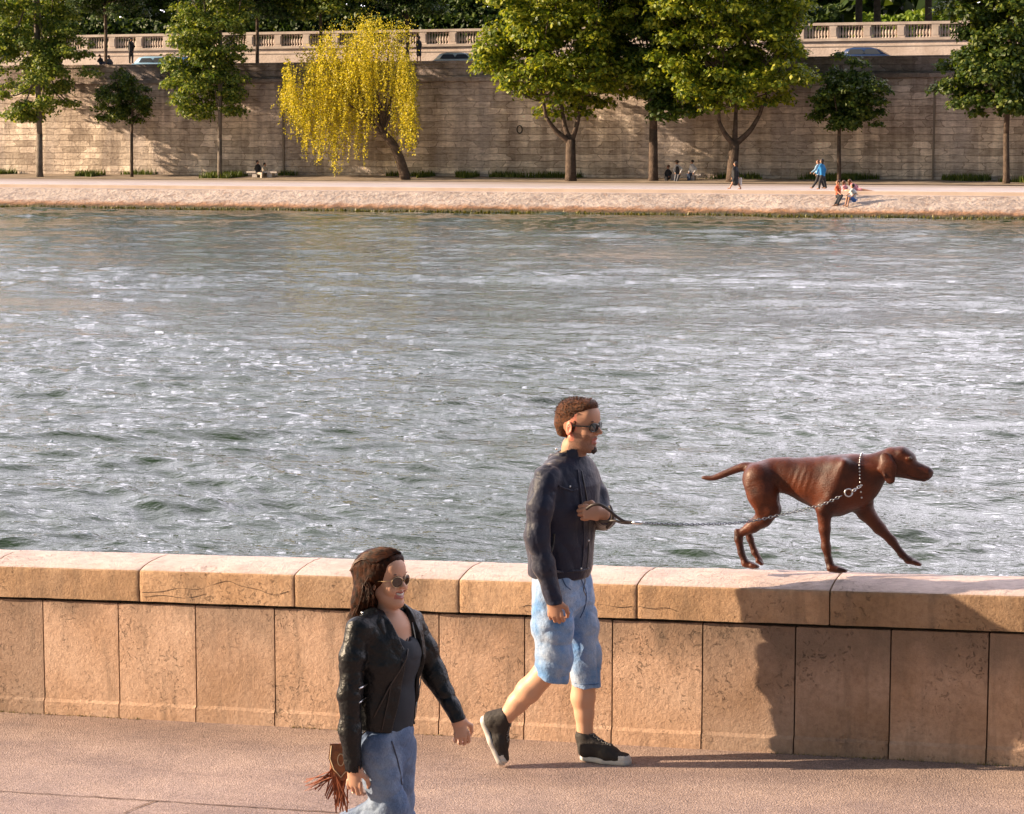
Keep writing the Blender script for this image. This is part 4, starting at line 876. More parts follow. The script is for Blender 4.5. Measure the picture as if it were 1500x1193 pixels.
# ------------------------------------------------------------ the dog
YD = 10.60
def Dp(px, py, dy=0.0): return WY(px, py, YD+dy)
u = sc(Dp(1200, 750)); lat = V(0, 1, 0)
dog_base = V(Dp(1200, 830)[0], YD, .86)
dog = thing('dog', dog_base, 'lean brown short-haired dog walking right along the wall coping, one forepaw lifted', 'dog')
DS = S()
DS.ch([Dp(1112, 699), Dp(1135, 695), Dp(1155, 697), Dp(1187, 704), Dp(1222, 713), Dp(1250, 708), Dp(1266, 703)], [23*u, 22.5*u, 25*u, 33*u, 42*u, 37*u, 26*u], .03, lat, [.9, .85, .85, .82, .72, .75, .8])
DS.c(Dp(1256, 697), Dp(1290, 682), 27*u, 20*u, .04, lat, .8); DS.c(Dp(1215, 690), Dp(1250, 690), 20*u, 22*u, .04, lat, 1.0)
DS.e(Dp(1309, 674), V(.072, .052, .062), None, .02); DS.c(Dp(1311, 680), Dp(1330, 686), 19*u, 14*u, .02, lat, .85); DS.c(Dp(1328, 684), Dp(1357, 693), 13*u, 10*u, .02, lat, .85); DS.c(Dp(1340, 694), Dp(1353, 699), 8.5*u, 7*u, .01, lat, .85)
DS.c(Dp(1316, 692), Dp(1344, 699), 7*u, 5*u, .012, lat, .9); DS.e(Dp(1363, 691), V(.014, .018, .014), None, .006); DS.c(Dp(1322, 663, 0), Dp(1333, 670, 0), 9*u, 8*u, .02, lat, 1.6)
for q in (-1, 1):
    DS.e(Dp(1331, 672, q*.040), V(.014, .010, .008), None, .006)
    DS.ch([Dp(1297, 672, q*.050), Dp(1301, 686, q*.066), Dp(1304, 702, q*.066)], [9*u, 12.5*u, 7.5*u], .006, lat, .32)
    DS.c(Dp(1293, 680, q*.062), Dp(1297, 697, q*.072), 3*u, 3*u, .006)
tl = spline([Dp(1106, 688), Dp(1092, 684), Dp(1077, 688), Dp(1060, 695), Dp(1044, 700.5), Dp(1030, 700)], 4); DS.ch(tl, list(np.interp(np.linspace(0, 1, len(tl)), [0, .2, .6, 1], [9*u, 6.5*u, 4.6*u, 2.6*u])), .006)
hq = -.065   # near hind leg bears weight
DS.ch([Dp(1112, 703, hq*.8), Dp(1117, 724, hq), Dp(1126, 744, hq)], [25*u, 21*u, 15*u], .03, lat, .8); DS.ch([Dp(1128, 747, hq), Dp(1118, 760, hq), Dp(1103, 771, hq), Dp(1084, 782, hq)], [14*u, 12*u, 9*u, 5.5*u], .018, lat, .85)
DS.ch([Dp(1080, 779, hq), Dp(1082, 790, hq), Dp(1086, 810, hq), Dp(1091, 823, hq)], [4.5*u, 5.8*u, 5*u, 5.5*u], .01); DS.ch([Dp(1092, 826, hq), Dp(1103, 829, hq)], [5.8*u, 5*u], .01, lat, 1.3)
hq = .06
DS.ch([Dp(1114, 703, hq*.8), Dp(1120, 724, hq), Dp(1130, 744, hq)], [23*u, 20*u, 14*u], .03, lat, .8); DS.ch([Dp(1131, 747, hq), Dp(1116, 760, hq), Dp(1096, 774, hq)], [13*u, 9.5*u, 5.5*u], .018, lat, .85)
DS.ch([Dp(1094, 773, hq), Dp(1099, 790, hq), Dp(1105, 808, hq)], [5.8*u, 5*u, 5*u], .01); DS.ch([Dp(1106, 810, hq), Dp(1114, 822, hq)], [5*u, 4*u], .01, lat, 1.3)
hq = -.062
DS.ch([Dp(1230, 690, hq*.8), Dp(1222, 715, hq), Dp(1210, 742, hq)], [20*u, 20*u, 14*u], .03, lat, .75); DS.ch([Dp(1207, 746, hq), Dp(1208, 775, hq), Dp(1210, 800, hq), Dp(1214, 822, hq)], [12*u, 8.3*u, 6*u, 5.3*u], .014, lat, .9)
DS.c(Dp(1210, 802, hq), Dp(1211, 806, hq), 6.6*u, 6.2*u, .01); DS.ch([Dp(1217, 832, hq), Dp(1231, 835, hq)], [6.2*u, 5.4*u], .012, lat, 1.35); DS.c(Dp(1214, 820, hq), Dp(1218, 832, hq), 5.2*u, 5.4*u, .01)
hq = .06
DS.ch([Dp(1250, 700, hq*.8), Dp(1258, 728, hq), Dp(1268, 750, hq)], [22*u, 20*u, 13*u], .03, lat, .75); DS.ch([Dp(1269, 751, hq), Dp(1288, 774, hq), Dp(1306, 792, hq), Dp(1321, 812, hq)], [12.5*u, 9*u, 6.4*u, 5.2*u], .014, lat, .9)
DS.c(Dp(1321, 812, hq), Dp(1330, 820, hq), 5.2*u, 5.4*u, .01); DS.ch([Dp(1331, 821, hq), Dp(1343, 825, hq)], [5.6*u, 4.2*u], .01, lat, 1.35)
# toes
for (x, y, q, dx, dyp) in ((1106, 829.5, -.065, 4, .8), (1234, 835.5, -.062, 5, .8), (1344, 825, .06, 4, 2), (1115, 823, .06, 2, 3)):
    for k in (-1.5, -.5, .5, 1.5): DS.c(Dp(x-5, y-1, q+k*.011), Dp(x+dx-abs(k)*1.4, y+dyp, q+k*.0125), 3.7*u, 3.0*u, .004)
# muscles, ribs, shoulder blade
DS.c(Dp(1237, 680, -.085), Dp(1217, 728, -.100), 6*u, 5*u, .03); DS.c(Dp(1217, 728, -.095), Dp(1205, 746, -.085), 6*u, 7*u, .02); DS.c(Dp(1098, 712, -.09), Dp(1112, 748, -.09), 5*u, 5*u, .03)
DS.c(Dp(1245, 684, -.065), Dp(1290, 688, -.045), 4*u, 5*u, .02)
def rib(p):
    pr = (p-CAM)@np.stack([rt, -upv, fw], 1); X = CX+F*pr[:, 0]/pr[:, 2]; Y_ = CY+F*pr[:, 1]/pr[:, 2]
    return np.sin((X+.35*(Y_-700))*2*PI/9.5)*np.clip(1-((X-1172)/26)**2-((Y_-703)/24)**2, 0, 1)
DS.d(rib, .0011); DS.d(lambda p: vnoise(p, 14, 3), .0012)
def dog_mat(c):
    pr = (c-CAM)@np.stack([rt, -upv, fw], 1); X = CX+F*pr[:, 0]/pr[:, 2]; Y_ = CY+F*pr[:, 1]/pr[:, 2]; m = np.zeros(len(c), int)
    m[(X > 1360.5) & (Y_ < 699)] = 1; m[(X > 1322) & (X < 1356) & (Y_ > 699.5) & (Y_ < 702) & False] = 1
    return m
def coat():
    g = NG('glossy liver brown coat'); g.b.inputs['Coat Weight'].default_value = .16; g.b.inputs['Coat Roughness'].default_value = .35; g.b.inputs['Specular IOR Level'].default_value = .25
    col = g.ramp(g.noise(9, None, 4), [(.35, (.034, .0066, .0022)), (.65, (.105, .022, .0045))]); hair_ = g.noise(1, g.map((90, 260, 260)), 3); col = g.mix(col, g.ramp(hair_, [(.3, (.75, .72, .7)), (.7, (1.2, 1.2, 1.2))]), .8, 'MULTIPLY')
    return g.fin(col, .42, g.bump(hair_, .003))
body('body', DS, .0038, [coat(), mat('brown nose leather', (.06, .022, .018), .35)], dog, dog_mat)
EYEM = mat('amber dark eye', (.05, .025, .01), .08)
for q in (-1, 1): MB().ell(Dp(1332.5, 671.5, q*.046), .0075).build('eye', EYEM, dog)
tq = MB()   # dark corner of the lips
tq.tube(spline([hit([DS], 1328, 696), hit([DS], 1338, 700.5), hit([DS], 1350, 703), hit([DS], 1360, 701)], 4), .0022, 5); tq.build('lip_line', mat('dark lip', (.012, .005, .004), .4), dog)
cb_ = MB(); cc = Dp(1264, 690); axn = nrm(rt+upv*.08); a_ = nrm(np.cross(axn, lat)); 
for i in range(34):
    t = 2*PI*i/34; dirn = a_*math.cos(t)+lat*math.sin(t); p = hitpt(DS, cc+dirn*.14, -dirn); cb_.ell(p+dirn*.002, V(.0048, .0036, .0048), None, 7, 5)
cb_.build('chain_collar', METAL, dog)

# ------------------------------------------------------------ leash
le = thing('dog_leash', M(885, 757, -.2), 'leash with dark handle and thin chain between the striding man and the brown dog', 'leash')
b = MB(); h0 = M(930, 766, -.19)
b.tube(spline([h0, M(915, 764, -.19), M(903, 757, -.20), M(893, 748, -.21), M(880, 740, -.235), M(868, 740, -.24), M(859, 746, -.225)], 5), .0075, 8); b.tube(spline([h0, M(912, 766, -.185), M(900, 763, -.18), M(890, 764, -.165), M(878, 764, -.15)], 5), .0065, 8)
b.tube(spline([M(893, 741, -.165), M(897, 752, -.175), M(896, 764, -.17), M(889, 773, -.155)], 5), .0075, 8)
b.build('handle', STRAPM, le)
path = spline([h0, WY(1000, 768.5, 10.02), WY(1070, 767, 10.22), WY(1110, 762, 10.36), WY(1150, 753, 10.42), WY(1200, 741, 10.435), WY(1236, 725, 10.44)], 40)
path2 = spline([WY(1250, 719, 10.445), WY(1265, 709, 10.50)], 20)
def chain(b, path, sp, r, wr):
    path = np.array(path); d = np.r_[0, np.cumsum(np.linalg.norm(np.diff(path, axis=0), axis=1))]; n = int(d[-1]/sp)
    for i in range(n):
        s_ = (i+.5)*sp; c = np.array([np.interp(s_, d, path[:, k]) for k in range(3)]); c2 = np.array([np.interp(s_+sp*.4, d, path[:, k]) for k in range(3)])
        t = nrm(c2-c); a = nrm(np.cross(t, V(0, 0, 1) if i % 2 else V(0, 1, 0)+.01)); pts = [c+t*math.cos(q)*sp*.62+a*math.sin(q)*r for q in np.linspace(0, 2*PI, 9)]; b.tube(pts, wr, 5, cap=False)
b = MB(); chain(b, path, .0150, .0058, .0022); b.build('chain', mat('dull grey steel', (.20, .22, .26), .4, metal=.8), le)
b = MB(); chain(b, path2, .015, .006, .0020); c = WY(1243, 722, 10.44); b.tube([c+rt*.018*math.cos(t)+upv*.018*math.sin(t) for t in np.linspace(0, 2*PI, 17)], .0035, 6)
b.build('ring', METAL, le); MB().tube([h0-rt*.012, h0+rt*.03], .008, 8).build('ferrule', METAL, le)
#PART3
# ------------------------------------------------------------ the woman
YW = WD_ = None
_r = ray(570, 1000)*8.46; YW = float(_r[1])
def W(px, py, dy=0.0): return WY(px, py, YW+dy)
wb = W(575, 1395); wb[2] = ramp(wb[0])
wom = thing('person', wb, 'smiling dark-haired woman in sunglasses, black leather jacket and jeans walking right', 'person')
fW = nrm(V(.955, -.29, 0)); sW = nrm(np.cross([0, 0, 1], fW)); zg = float(wb[2])
WB = S(); WB.ch([W(563, 1085), W(566, 1035), W(570, 960), W(568, 922)], [.070, .070, .088, .080], .03, sW, [1.3, 1.15, 1.25, 1.4])
WB.ch([W(570, 920), W(569, 905), W(566, 880)], [.060, .039, .037], .012, sW, 1.1)
Rw = frame(V(.950, -.30, .05)); ws = .845; wo_ = W(563, 851); TW = head(WB, wo_, Rw, ws, True)
for q in (-1, 1): WB.e(TW(.070, q*.036, -.034), V(.020, .018, .016)*ws, Rw, .014)     # smiling cheeks
sub = S(); sub.c(TW(.086, -.027, -.044), TW(.103, 0, -.0585), .0050*ws, .0090*ws, .002); sub.c(TW(.086, .027, -.044), TW(.103, 0, -.0585), .0050*ws, .0090*ws, .002); WB.x(sub, .004)
WB.ch([W(524, 922, -.155), W(514, 1015, -.185), W(518, 1122, -.17)], [.040, .034, .024], .02); WB.ch([W(605, 912, .14), W(634, 985, .18), W(670, 1052, .17)], [.038, .032, .023], .02)
WB.ch([W(551, 1098, -.055), W(570, 1180, -.08)], [.060, .046], .01); WB.ch([W(572, 1181, -.08), W(520, 1209, -.08), W(452, 1240, -.08)], [.046, .044, .034], .02)
kn = W(583, 1205, .07); an = W(590, 1350, .08); an[2] = zg+.085
WB.ch([W(576, 1095, .06), kn, kn*.5+an*.5+V(-.01, 0, .02), an], [.060, .044, .036, .030], .01)
hand(WB, W(519, 1124, -.17), V(-.02, -.02, -1), V(0, -1, 0), V(1, -.1, 0), .165, (25, 35, 25), r=.88)
hand(WB, W(671, 1053, .17), V(.22, .03, -1), V(.6, -.8, 0), V(.8, .6, 0), .165, (28, 40, 30), r=.88)
def wm(c):
    L_ = (c-wo_)@Rw.T/ws; x, y, z = L_.T; m = np.zeros(len(c), int); k = (np.abs(y) < .031) & (x > .078) & (z < -.040) & (z > -.073); m[k] = 1
    return m
body('body', WB, .0034, [SKF, LIP], wom, wm)
th = MB(); th.tube(spline([TW(.076, -.025, -.0455), TW(.0880, -.014, -.0510), TW(.0925, 0, -.0545), TW(.0880, .014, -.0510), TW(.076, .025, -.0455)], 5), [.0035*ws]*3+[.0055*ws]*15+[.0035*ws]*3, 8); th.build('teeth', TEETH, wom)
for q in (-1, 1): MB().ell(TW(.094, q*.030, .038), V(.005, .018, .0028)*ws, Rw).build('eyebrow', mat('dark brow', (.02, .01, .008), .7), wom)
glasses(wom, TW, Rw, ws, GOLD, LENSB, .026, .0015, -.003)
HW = mat('long dark brown hair', (.006, .003, .002), .55, .1, bump=(300, .003), var=(.050, .014, .004), noise_scale=50)
WH = S(); WH.e(TW(-.018, 0, .050), V(.106, .086, .090)*ws, Rw, .02); WH.e(TW(.030, .010, .098), V(.055, .060, .030)*ws, Rw, .03)
WH.ch([TW(-.055, 0, .03), W(544, 862, -.02), W(534, 884, -.03), W(524, 902, -.04)], [.080, .050, .038, .018], .04, sW, 1.25)
WH.c(TW(.010, -.080, .040), TW(-.02, -.082, -.03), .018, .016, .02); WH.c(TW(.02, .078, .05), TW(.0, .085, -.09), .022, .022, .02)
sub = S(); sub.e(TW(.100, .004, -.012), V(.066, .11, .100)*ws, Rw); sub.c(TW(.050, -.13, -.060), TW(.050, 0, -.060), .055*ws, None, 0); WH.x(sub, .010)
sub = S(); sub.e(TW(.004, -.100, -.018), V(.020, .030, .032)*ws, Rw, 0); WH.x(sub, .006)
WH.d(lambda p: vnoise(p*V(1, 1, .3), 190, 3)+.5*vnoise(p*V(1, 1, .3), 80, 5), .0014)
wh = body('hair', WH, .0032, HW, wom)
b = MB()
for i in range(520):
    a = RNG.uniform(-1, 1); t0 = TW(-.02+RNG.uniform(-.05, .06), a*.075, .115-.05*a*a-RNG.uniform(0, .02)); t0 = TW(*(np.array([RNG.uniform(-.06, .045), a*.062, .118-.055*a*a])*1.02))
    m1 = TW(-.104+RNG.uniform(0, .02), a*.075, .05+RNG.uniform(-.02, .02)) if RNG.random() < .6 else TW(-.03+RNG.uniform(-.05, .03), (-1 if a < 0 else 1)*(.094+RNG.uniform(0, .006)), .04)
    ex = RNG.uniform(506, 548); ey = np.interp(ex, [506, 520, 548], [925, 905, 895])+RNG.uniform(-18, 8); dy = a*.05-.03
    m2 = W(ex*.45+.55*545, 866+RNG.uniform(-4, 6), dy*1.2); e_ = W(ex, ey, dy)
    q = spline([t0, m1, m2, e_], 5); b.tube(q, list(np.linspace(.0017, .0006, len(q))), 3, cap=False)
for i in range(420):
    a = RNG.uniform(-1.05, .7); q = spline([TW(.062, a*.04+.01, .112), TW(.02, a*.085, .128-.03*abs(a)), TW(-.05, a*.09, .105), TW(-.11, a*.08, .03)], 5)
    q = [hitpt(WH, p+nrm(p-TW(-.02, 0, .03))*.02, TW(-.02, 0, .03)-p)+nrm(p-TW(-.02, 0, .03))*RNG.uniform(0, .004) for p in q[::2]]; b.tube(q, .0015, 3, cap=False)
b.build('hair_strands', mat('sunlit reddish brown strands', (.012, .005, .003), .5, .3, var=(.075, .022, .007), noise_scale=60), wh)
# top
TOPM = mat('dark navy knit top', (.006, .011, .020), .8)
WT = S(); WT.ch([W(562, 1078), W(565, 1030), W(570, 960), W(569, 925)], [.102, .094, .100, .084], .04, sW, [1.2, 1.15, 1.22, 1.35]); WT.c(W(584, 955, -.04), W(592, 955, .04), .046, .046, .05)
WT.cut(W(590, 926), nrm(V(.55, 0, 1)), .004); WT.cut(W(560, 1075), V(.25, 0, -1), .006); WT.d(lambda p: folds(p, 41, .8), .0032)
sub = S(); sub.c(W(570, 925), W(566, 880), .062, .066, 0, sW, 1.3); sub.ch([W(584, 932, -.02)+fW*.03, W(576, 905, -.02)+fW*.02], [.022, .05], .01, sW, 1.2); WT.x(sub, .004); body('top', WT, .0042, TOPM, wom)
# jeans
WP = S(); WP.ch([W(563, 1040), W(564, 1075), W(566, 1100)], [.082, .098, .092], .03, sW, [1.12, 1.2, 1.15])
WP.ch([W(551, 1098, -.06), W(570, 1180, -.08)], [.088, .062], .03); WP.ch([W(575, 1182, -.08), W(520, 1209, -.08), W(462, 1236, -.08)], [.063, .060, .050], .02)
WP.ch([W(576, 1098, .06), kn, an+V(0, 0, .05)], [.086, .060, .046], .03); WP.cut(W(563, 1040), V(.1, 0, 1), .004); WP.d(lambda p: folds(p, 51, 1.0, (1, 1, 1.1)), .0065)
jn = body('jeans', WP, .0044, DENJ, wom)
seam('leg_crease_shade', jn, [WP], [(574, 1086), (580, 1105), (585, 1125), (589, 1150)], .0025, mat('seam shadow', (.05, .06, .09), .8)); seam('waistband', jn, [WP], [(568, 1052), (582, 1050), (594, 1045)], .0045, DENJ)  # first strip is painted shade in the crease between the legs
seam('waist_stitch', jn, [WP], [(568, 1060), (582, 1058), (596, 1052)], .0022, bpy.data.materials['seam shadow'])
# leather jacket, open
WJ = S(); WJ.ch([W(559, 1066), W(562, 1020), W(568, 962), W(568, 928), W(567, 912)], [.118, .112, .118, .104, .078], .04, sW, [1.15, 1.15, 1.28, 1.38, 1.3])
WJ.c(W(528, 922, -.15), W(563, 902, -.01), .044, .046, .04); WJ.c(W(603, 912, .135), W(568, 902, 0), .042, .046, .04)
WJ.d(lambda p: folds(p, 61, .9, (1, 1, .7)), .005); WJ.cut(W(560, 1060), V(-.12, 0, -1), .004)
sub = S(); sub.ch([W(586, 908)+fW*.05, W(590, 990)+fW*.085, W(584, 1075)+fW*.085], [.046, .066, .100], .02); WJ.x(sub, .004)
sub = S(); sub.c(W(570, 925), W(566, 870), .062, .070, 0, sW, 1.1); sub.c(W(586, 935, -.02)+fW*.04, W(578, 895, -.02)+fW*.03, .040, .055, .01, sW, 1.2); WJ.x(sub, .006)
sub = S(); sub.ch([W(562, 1085), W(565, 1030), W(570, 960)], [.104, .100, .100], 0, sW, 1.14); WJ.x(sub, .004)
W1 = S(); W1.ch([W(526, 921, -.155), W(516, 965, -.185), W(513, 1015, -.19), W(513, 1070, -.185), W(518, 1128, -.17)], [.047, .044, .042, .038, .033], .03); W1.d(lambda p: folds(p, 71, .95, (1, 1, 1.2)), .0042); W1.cut(W(518, 1131, -.17), V(0, 0, -1), .003); sub = S(); sub.c(W(518, 1120, -.17), W(519, 1140, -.17), .028, .028, 0); W1.x(sub, .003)
W2 = S(); W2.ch([W(604, 912, .14), W(622, 950, .17), W(636, 988, .18), W(671, 1053, .17)], [.047, .044, .041, .031], .03); W2.d(lambda p: folds(p, 77, .95), .0042); W2.cut(W(673, 1056, .17), V(.35, 0, -1), .003)
WA = S(); WA.g(WJ, .01); WA.g(W1, .012); WA.g(W2, .014); WA.p.append(('e', W(540, 960), V(.01, .01, .01), np.eye(3), .001))
wj = body('leather_jacket', WA, .0040, BLACKL, wom)
LP = S(); LP.ch([W(553, 898, -.085), W(558, 914, -.11), W(566, 934, -.115)], [.014, .020, .006], .01, fW, .55); body('lapel', LP, .0035, BLACKL, wj)
LP = S(); LP.ch([W(589, 895, .05), W(598, 912, .04), W(603, 935, .03)], [.012, .018, .006], .01, fW, .6); body('lapel', LP, .0035, BLACKL, wj)
ZP = mat('steel zip teeth', (.35, .34, .32), .35, metal=.9)
seam('zip', wj, [WA], [(553, 940), (548, 975), (545, 1010), (543, 1045)], .0022, ZP, toward=1) if False else None
def seam2(name, parent, Ss, pts, r, m, tw=-1):
    b = MB(); b.tube(spline([hit(Ss, x, y, .001, tw) for x, y in pts], 4), r, 6); return b.build(name, m, parent)
seam2('zip', wj, [WA], [(604, 912), (611, 950), (617, 990), (620, 1030), (620, 1050)], .0024, ZP)
seam2('pocket_zip', wj, [WA], [(536, 1022), (531, 1026), (526, 1030)], .003, METAL, 1); seam2('cuff_strap', wj, [WA], [(538, 1002), (532, 1006), (526, 1009)], .004, METAL, 1)
for x, y in ((537, 891), (531, 898)): MB().ell(hit([WA], x, y, 0, 1), .006, None, 8, 6).build('stud', METAL, wj)
for i, (hl_, tl) in enumerate(((W(575, 1385, .08), W(640, 1392, .06)), (W(425, 1255, -.08), W(438, 1330, -.08)))):
    if i == 0: hl_ = V(an[0]-.05, an[1], zg); tl = V(an[0]+.16, an[1]-.03, zg); shoe(wom, hl_, tl, V(0, 0, 1), an+V(0, 0, .02), -1, .08)
    else: shoe(wom, W(415, 1240, -.08), W(432, 1325, -.08), V(.95, 0, .3), W(452, 1241, -.08), 1, .07)
# ------------------------------------------------------------ fringed bag
BG = mat('tan tooled leather', (.30, .105, .030), .5, bump=(90, .003), var=(.17, .05, .018), noise_scale=30); FRM = mat('rust suede fringe', (.26, .065, .018), .75, var=(.14, .035, .012), noise_scale=40)
STI = mat('cream stitching', (.60, .45, .28), .7)
bgo = thing('fringed_bag', W(497, 1112, -.10), 'tan leather shoulder bag with long rust fringe swinging behind the woman in the leather jacket', 'bag')
b0 = W(500, 1110, -.10); na = rt
BS = S(); BS.c(b0+upv*.015, b0-upv*.045, .040, .042, .02, fw, .45); BS.d(lambda p: vnoise(p, 40, 2), .002); bgb = body('pouch', BS, .003, BG, bgo)
FL = MB(); cen = b0-fw*.020
poly = [(-.040, .055), (-.046, .0), (-.030, -.045), (0, -.080), (.030, -.045), (.046, 0), (.040, .055)]
vv = [cen+rt*x+upv*y-fw*.003 for x, y in poly]+[cen+rt*x+upv*y+fw*.002 for x, y in poly]; n = len(poly)
FL.add(vv, [tuple(range(n)), tuple(range(n, 2*n))[::-1]]+[(k, n+k, n+(k+1) % n, (k+1) % n) for k in range(n)]); fl = FL.build('flap', BG, bgo, False)
b = MB(); b.tube([cen+rt*x*.86+upv*y*.86-fw*.005 for x, y in poly], .0022, 5); b.tube([cen+rt*.012*math.cos(t)+upv*(.022*math.sin(t)-.005)-fw*.005 for t in np.linspace(0, 2*PI, 15)], .0020, 5); b.build('stitching', STI, fl)
b = MB()
for i in range(62):
    t = i/61; x0_ = RNG.uniform(-.038, .030); y0_ = -.03-RNG.uniform(0, .04); s0 = b0+rt*x0_+upv*y0_-fw*RNG.uniform(-.01, .018)
    if i < 26: ex, ey = 445+RNG.uniform(0, 26), 1151+RNG.uniform(-10, 10)
    elif i < 36: ex, ey = 478+RNG.uniform(-5, 12), 1162+RNG.uniform(-6, 10)
    else: ex, ey = 498+RNG.uniform(-8, 14), 1184+RNG.uniform(-14, 8)
    e_ = W(ex, ey, -.10+RNG.uniform(-.03, .03)); m = (s0+e_)/2+upv*RNG.uniform(-.006, .012)
    q = spline([s0, m, e_], 5); b.tube(q, list(np.linspace(.0034, .0024, len(q))), 4, flat=rt+upv*.6, cap=True)
b.build('fringe', FRM, bgo, False)
sp_ = [W(507, 1092, -.20)]+[hit([WA, WT, WP], x, y, .003) for x, y in ((535, 1072), (552, 1042), (572, 1004), (590, 975), (597, 955), (595, 925), (593, 903))]
b = MB(); b.tube(spline(sp_, 5), .0032, 6); b.build('strap', STRAPM, bgo)
b = MB(); q = [hit([WA, WT, WP], x, y, .003) for x, y in ((573, 1002), (568, 1030), (563, 1052), (559, 1072))]; b.tube(spline(q, 4), .0022, 5); b.build('strap_end', STRAPM, bgo)

# ------------------------------------------------------------ people on the far side
def fig(label, Y, head_, hip, knees, ankles, elbows, hands_, top, bottom, hairc, bare=1.0, group=None, sleeve=1, longhair=0, res=.02, skirt=0, feet=V(-1, 0, 0), zbase=None, hat=None):
    """a distant figure from its joints in photo pixels; legs bare below the given share of the shank"""
    q = lambda p: WY(p[0], p[1], Y+(p[2] if len(p) > 2 else 0)); hd_ = q(head_); hp_ = q(hip); an_ = [q(a) for a in ankles]
    lo = np.mean(an_, 0); lo[2] = min(a[2] for a in an_)-.08
    t = thing('person', lo, label, 'person', group); kn_ = [q(k) for k in knees]; el = [q(e) for e in elbows]; ha = [q(h) for h in hands_]
    nk = hd_+nrm(hp_-hd_)*.17; ch_ = nk+(hp_-nk)*.25; up_ = nrm(nk-hp_)
    sx = nrm(np.cross(up_, V(0, 1, 0)))*.0+V(.35, .94, 0)*1.0; sx = nrm(sx)
    Bd = S(); Bd.e(hd_, V(.085, .075, .115), None, .02); Bd.c(hd_+V(.06*np.sign(feet[0]), 0, -.01), hd_+V(.09*np.sign(feet[0]), 0, -.02), .025, .018, .03); Bd.c(nk, hd_, .05, .05, .03); Bd.ch([nk-up_*.04, ch_, hp_], [.07, .10, .11], .03, sx, 1.25)
    sh = [nk-up_*.06+sx*.16*s_ for s_ in (-1, 1)]
    for s_ in (0, 1):
        Bd.ch([sh[s_], el[s_], ha[s_]], [.045, .038, .028], .02); Bd.e(ha[s_]+nrm(ha[s_]-el[s_])*.05, V(.035, .035, .05), None, .02)
        h_ = hp_+sx*.09*(-1 if s_ == 0 else 1); Bd.ch([h_, kn_[s_], an_[s_]], [.075, .055, .038], .02); Bd.c(an_[s_]-V(0, 0, .04), an_[s_]-V(0, 0, .05)+feet*.13, .038, .03, .02)
    body('body', Bd, res, SK, t)
    T = S(); T.ch([nk-up_*.03, ch_, hp_+up_*.02], [.095, .130, .130], .03, sx, 1.3)
    for s_ in (0, 1): T.ch([sh[s_], el[s_]], [.06, .052], .03); (T.c(el[s_], el[s_]*.15+ha[s_]*.85, .05, .04, .02) if sleeve else None)
    body('shirt', T, res, top, t)
    P_ = S()
    for s_ in (0, 1):
        h_ = hp_+sx*.09*(-1 if s_ == 0 else 1); k_ = h_*(1-min(1, bare*2))+kn_[s_]*min(1, bare*2) if bare < .5 else kn_[s_]; P_.c(h_, k_, .10, .080, .04)
        if bare > .5: f_ = (bare-.5)*2; P_.c(kn_[s_], kn_[s_]*(1-f_)+an_[s_]*f_, .075, .058, .02)
    P_.c(hp_+up_*.06, hp_-up_*.04, .115, .125, .04, sx, 1.2)
    if skirt: P_.c(hp_, hp_-V(0, 0, .25), .12, .17, .04)
    body('trousers', P_, res, bottom, t)
    H = S(); bk = V(-.035*np.sign(feet[0]), 0, .04); H.e(hd_+bk, V(.098, .092, .10), None, .02)
    if longhair: H.c(hd_+bk, hd_+bk*1.4-V(0, 0, longhair), .085, .06, .04)
    body('hair', H, res*.8, hairc, t)
    if hat is not None: MB().lathe(hd_+V(0, 0, .03), [(.20, 0), (.19, .025), (.11, .03), (.10, .11), (.05, .14), (.01, .145)], 14).build('hat', hat, t)
    return t
def cm(n, c, r=.8): return mat(n, c, r)
c_black = cm('black cloth', (.02, .02, .025)); c_white = cm('white cotton', (.62, .60, .60)); c_jean = cm('dark blue cloth', (.03, .05, .10)); c_blue = cm('bright blue jacket', (.02, .20, .48)); c_lblue = cm('pale blue cloth', (.30, .48, .66)); c_red = cm('orange red top', (.62, .12, .06)); c_pink = cm('pink print cloth', (.62, .25, .30)); c_bs = cm('blue shorts', (.03, .12, .42)); c_kh = cm('pale beige cloth', (.46, .40, .34)); h_dk = cm('dark hair', (.018, .010, .008), .5); h_br = cm('brown hair', (.09, .03, .012), .5); c_grey = cm('grey cloth', (.12, .12, .14))
GA = 'people sitting on the stone benches of the far quay'
fig('person in a black top sitting on the left stone bench under the embankment wall', 139.3, (377.5, 238), (378, 254), [(384, 255, -.35), (383, 255, -.3)], [(383.5, 263, -.45), (382.5, 263, -.4)], [(373.5, 248), (382, 248)], [(378, 253, -.2), (383, 253, -.2)], c_black, c_kh, h_dk, 1.0, GA, feet=V(.5, -.8, 0))
fig('person in beige with a dark head sitting at the back of the left stone bench', 139.9, (388, 241.5), (388, 255), [(393, 256, .3), (394, 256, .3)], [(394, 263, .4), (395, 263, .4)], [(384.5, 250), (391.5, 250)], [(387, 254, .2), (391, 254, .2)], c_kh, c_kh, h_dk, 1.0, GA, feet=V(.6, .8, 0))
fig('person in dark clothes at the left end of the right-hand stone bench', 139.0, (978.5, 245), (979, 260), [(975, 260, -.4), (977, 261, -.4)], [(975, 268, -.5), (977, 268, -.5)], [(974.5, 254), (983.5, 254)], [(975, 259, -.3), (980, 259, -.3)], c_black, c_black, h_br, 1.0, GA, feet=V(-.3, -.95, 0))
fig('person in a hat and black waistcoat on the right-hand stone bench', 139.0, (991.5, 238.5), (993, 256), [(990, 258, -.5), (994, 258, -.5)], [(988, 268, -.9), (991, 268, -.9)], [(986.5, 249, -.1), (999, 248, -.1)], [(989, 254, -.3), (996, 255, -.3)], c_white, c_grey, h_dk, 1.0, GA, feet=V(-.2, -.97, 0), hat=cm('brown felt hat', (.16, .10, .06)))
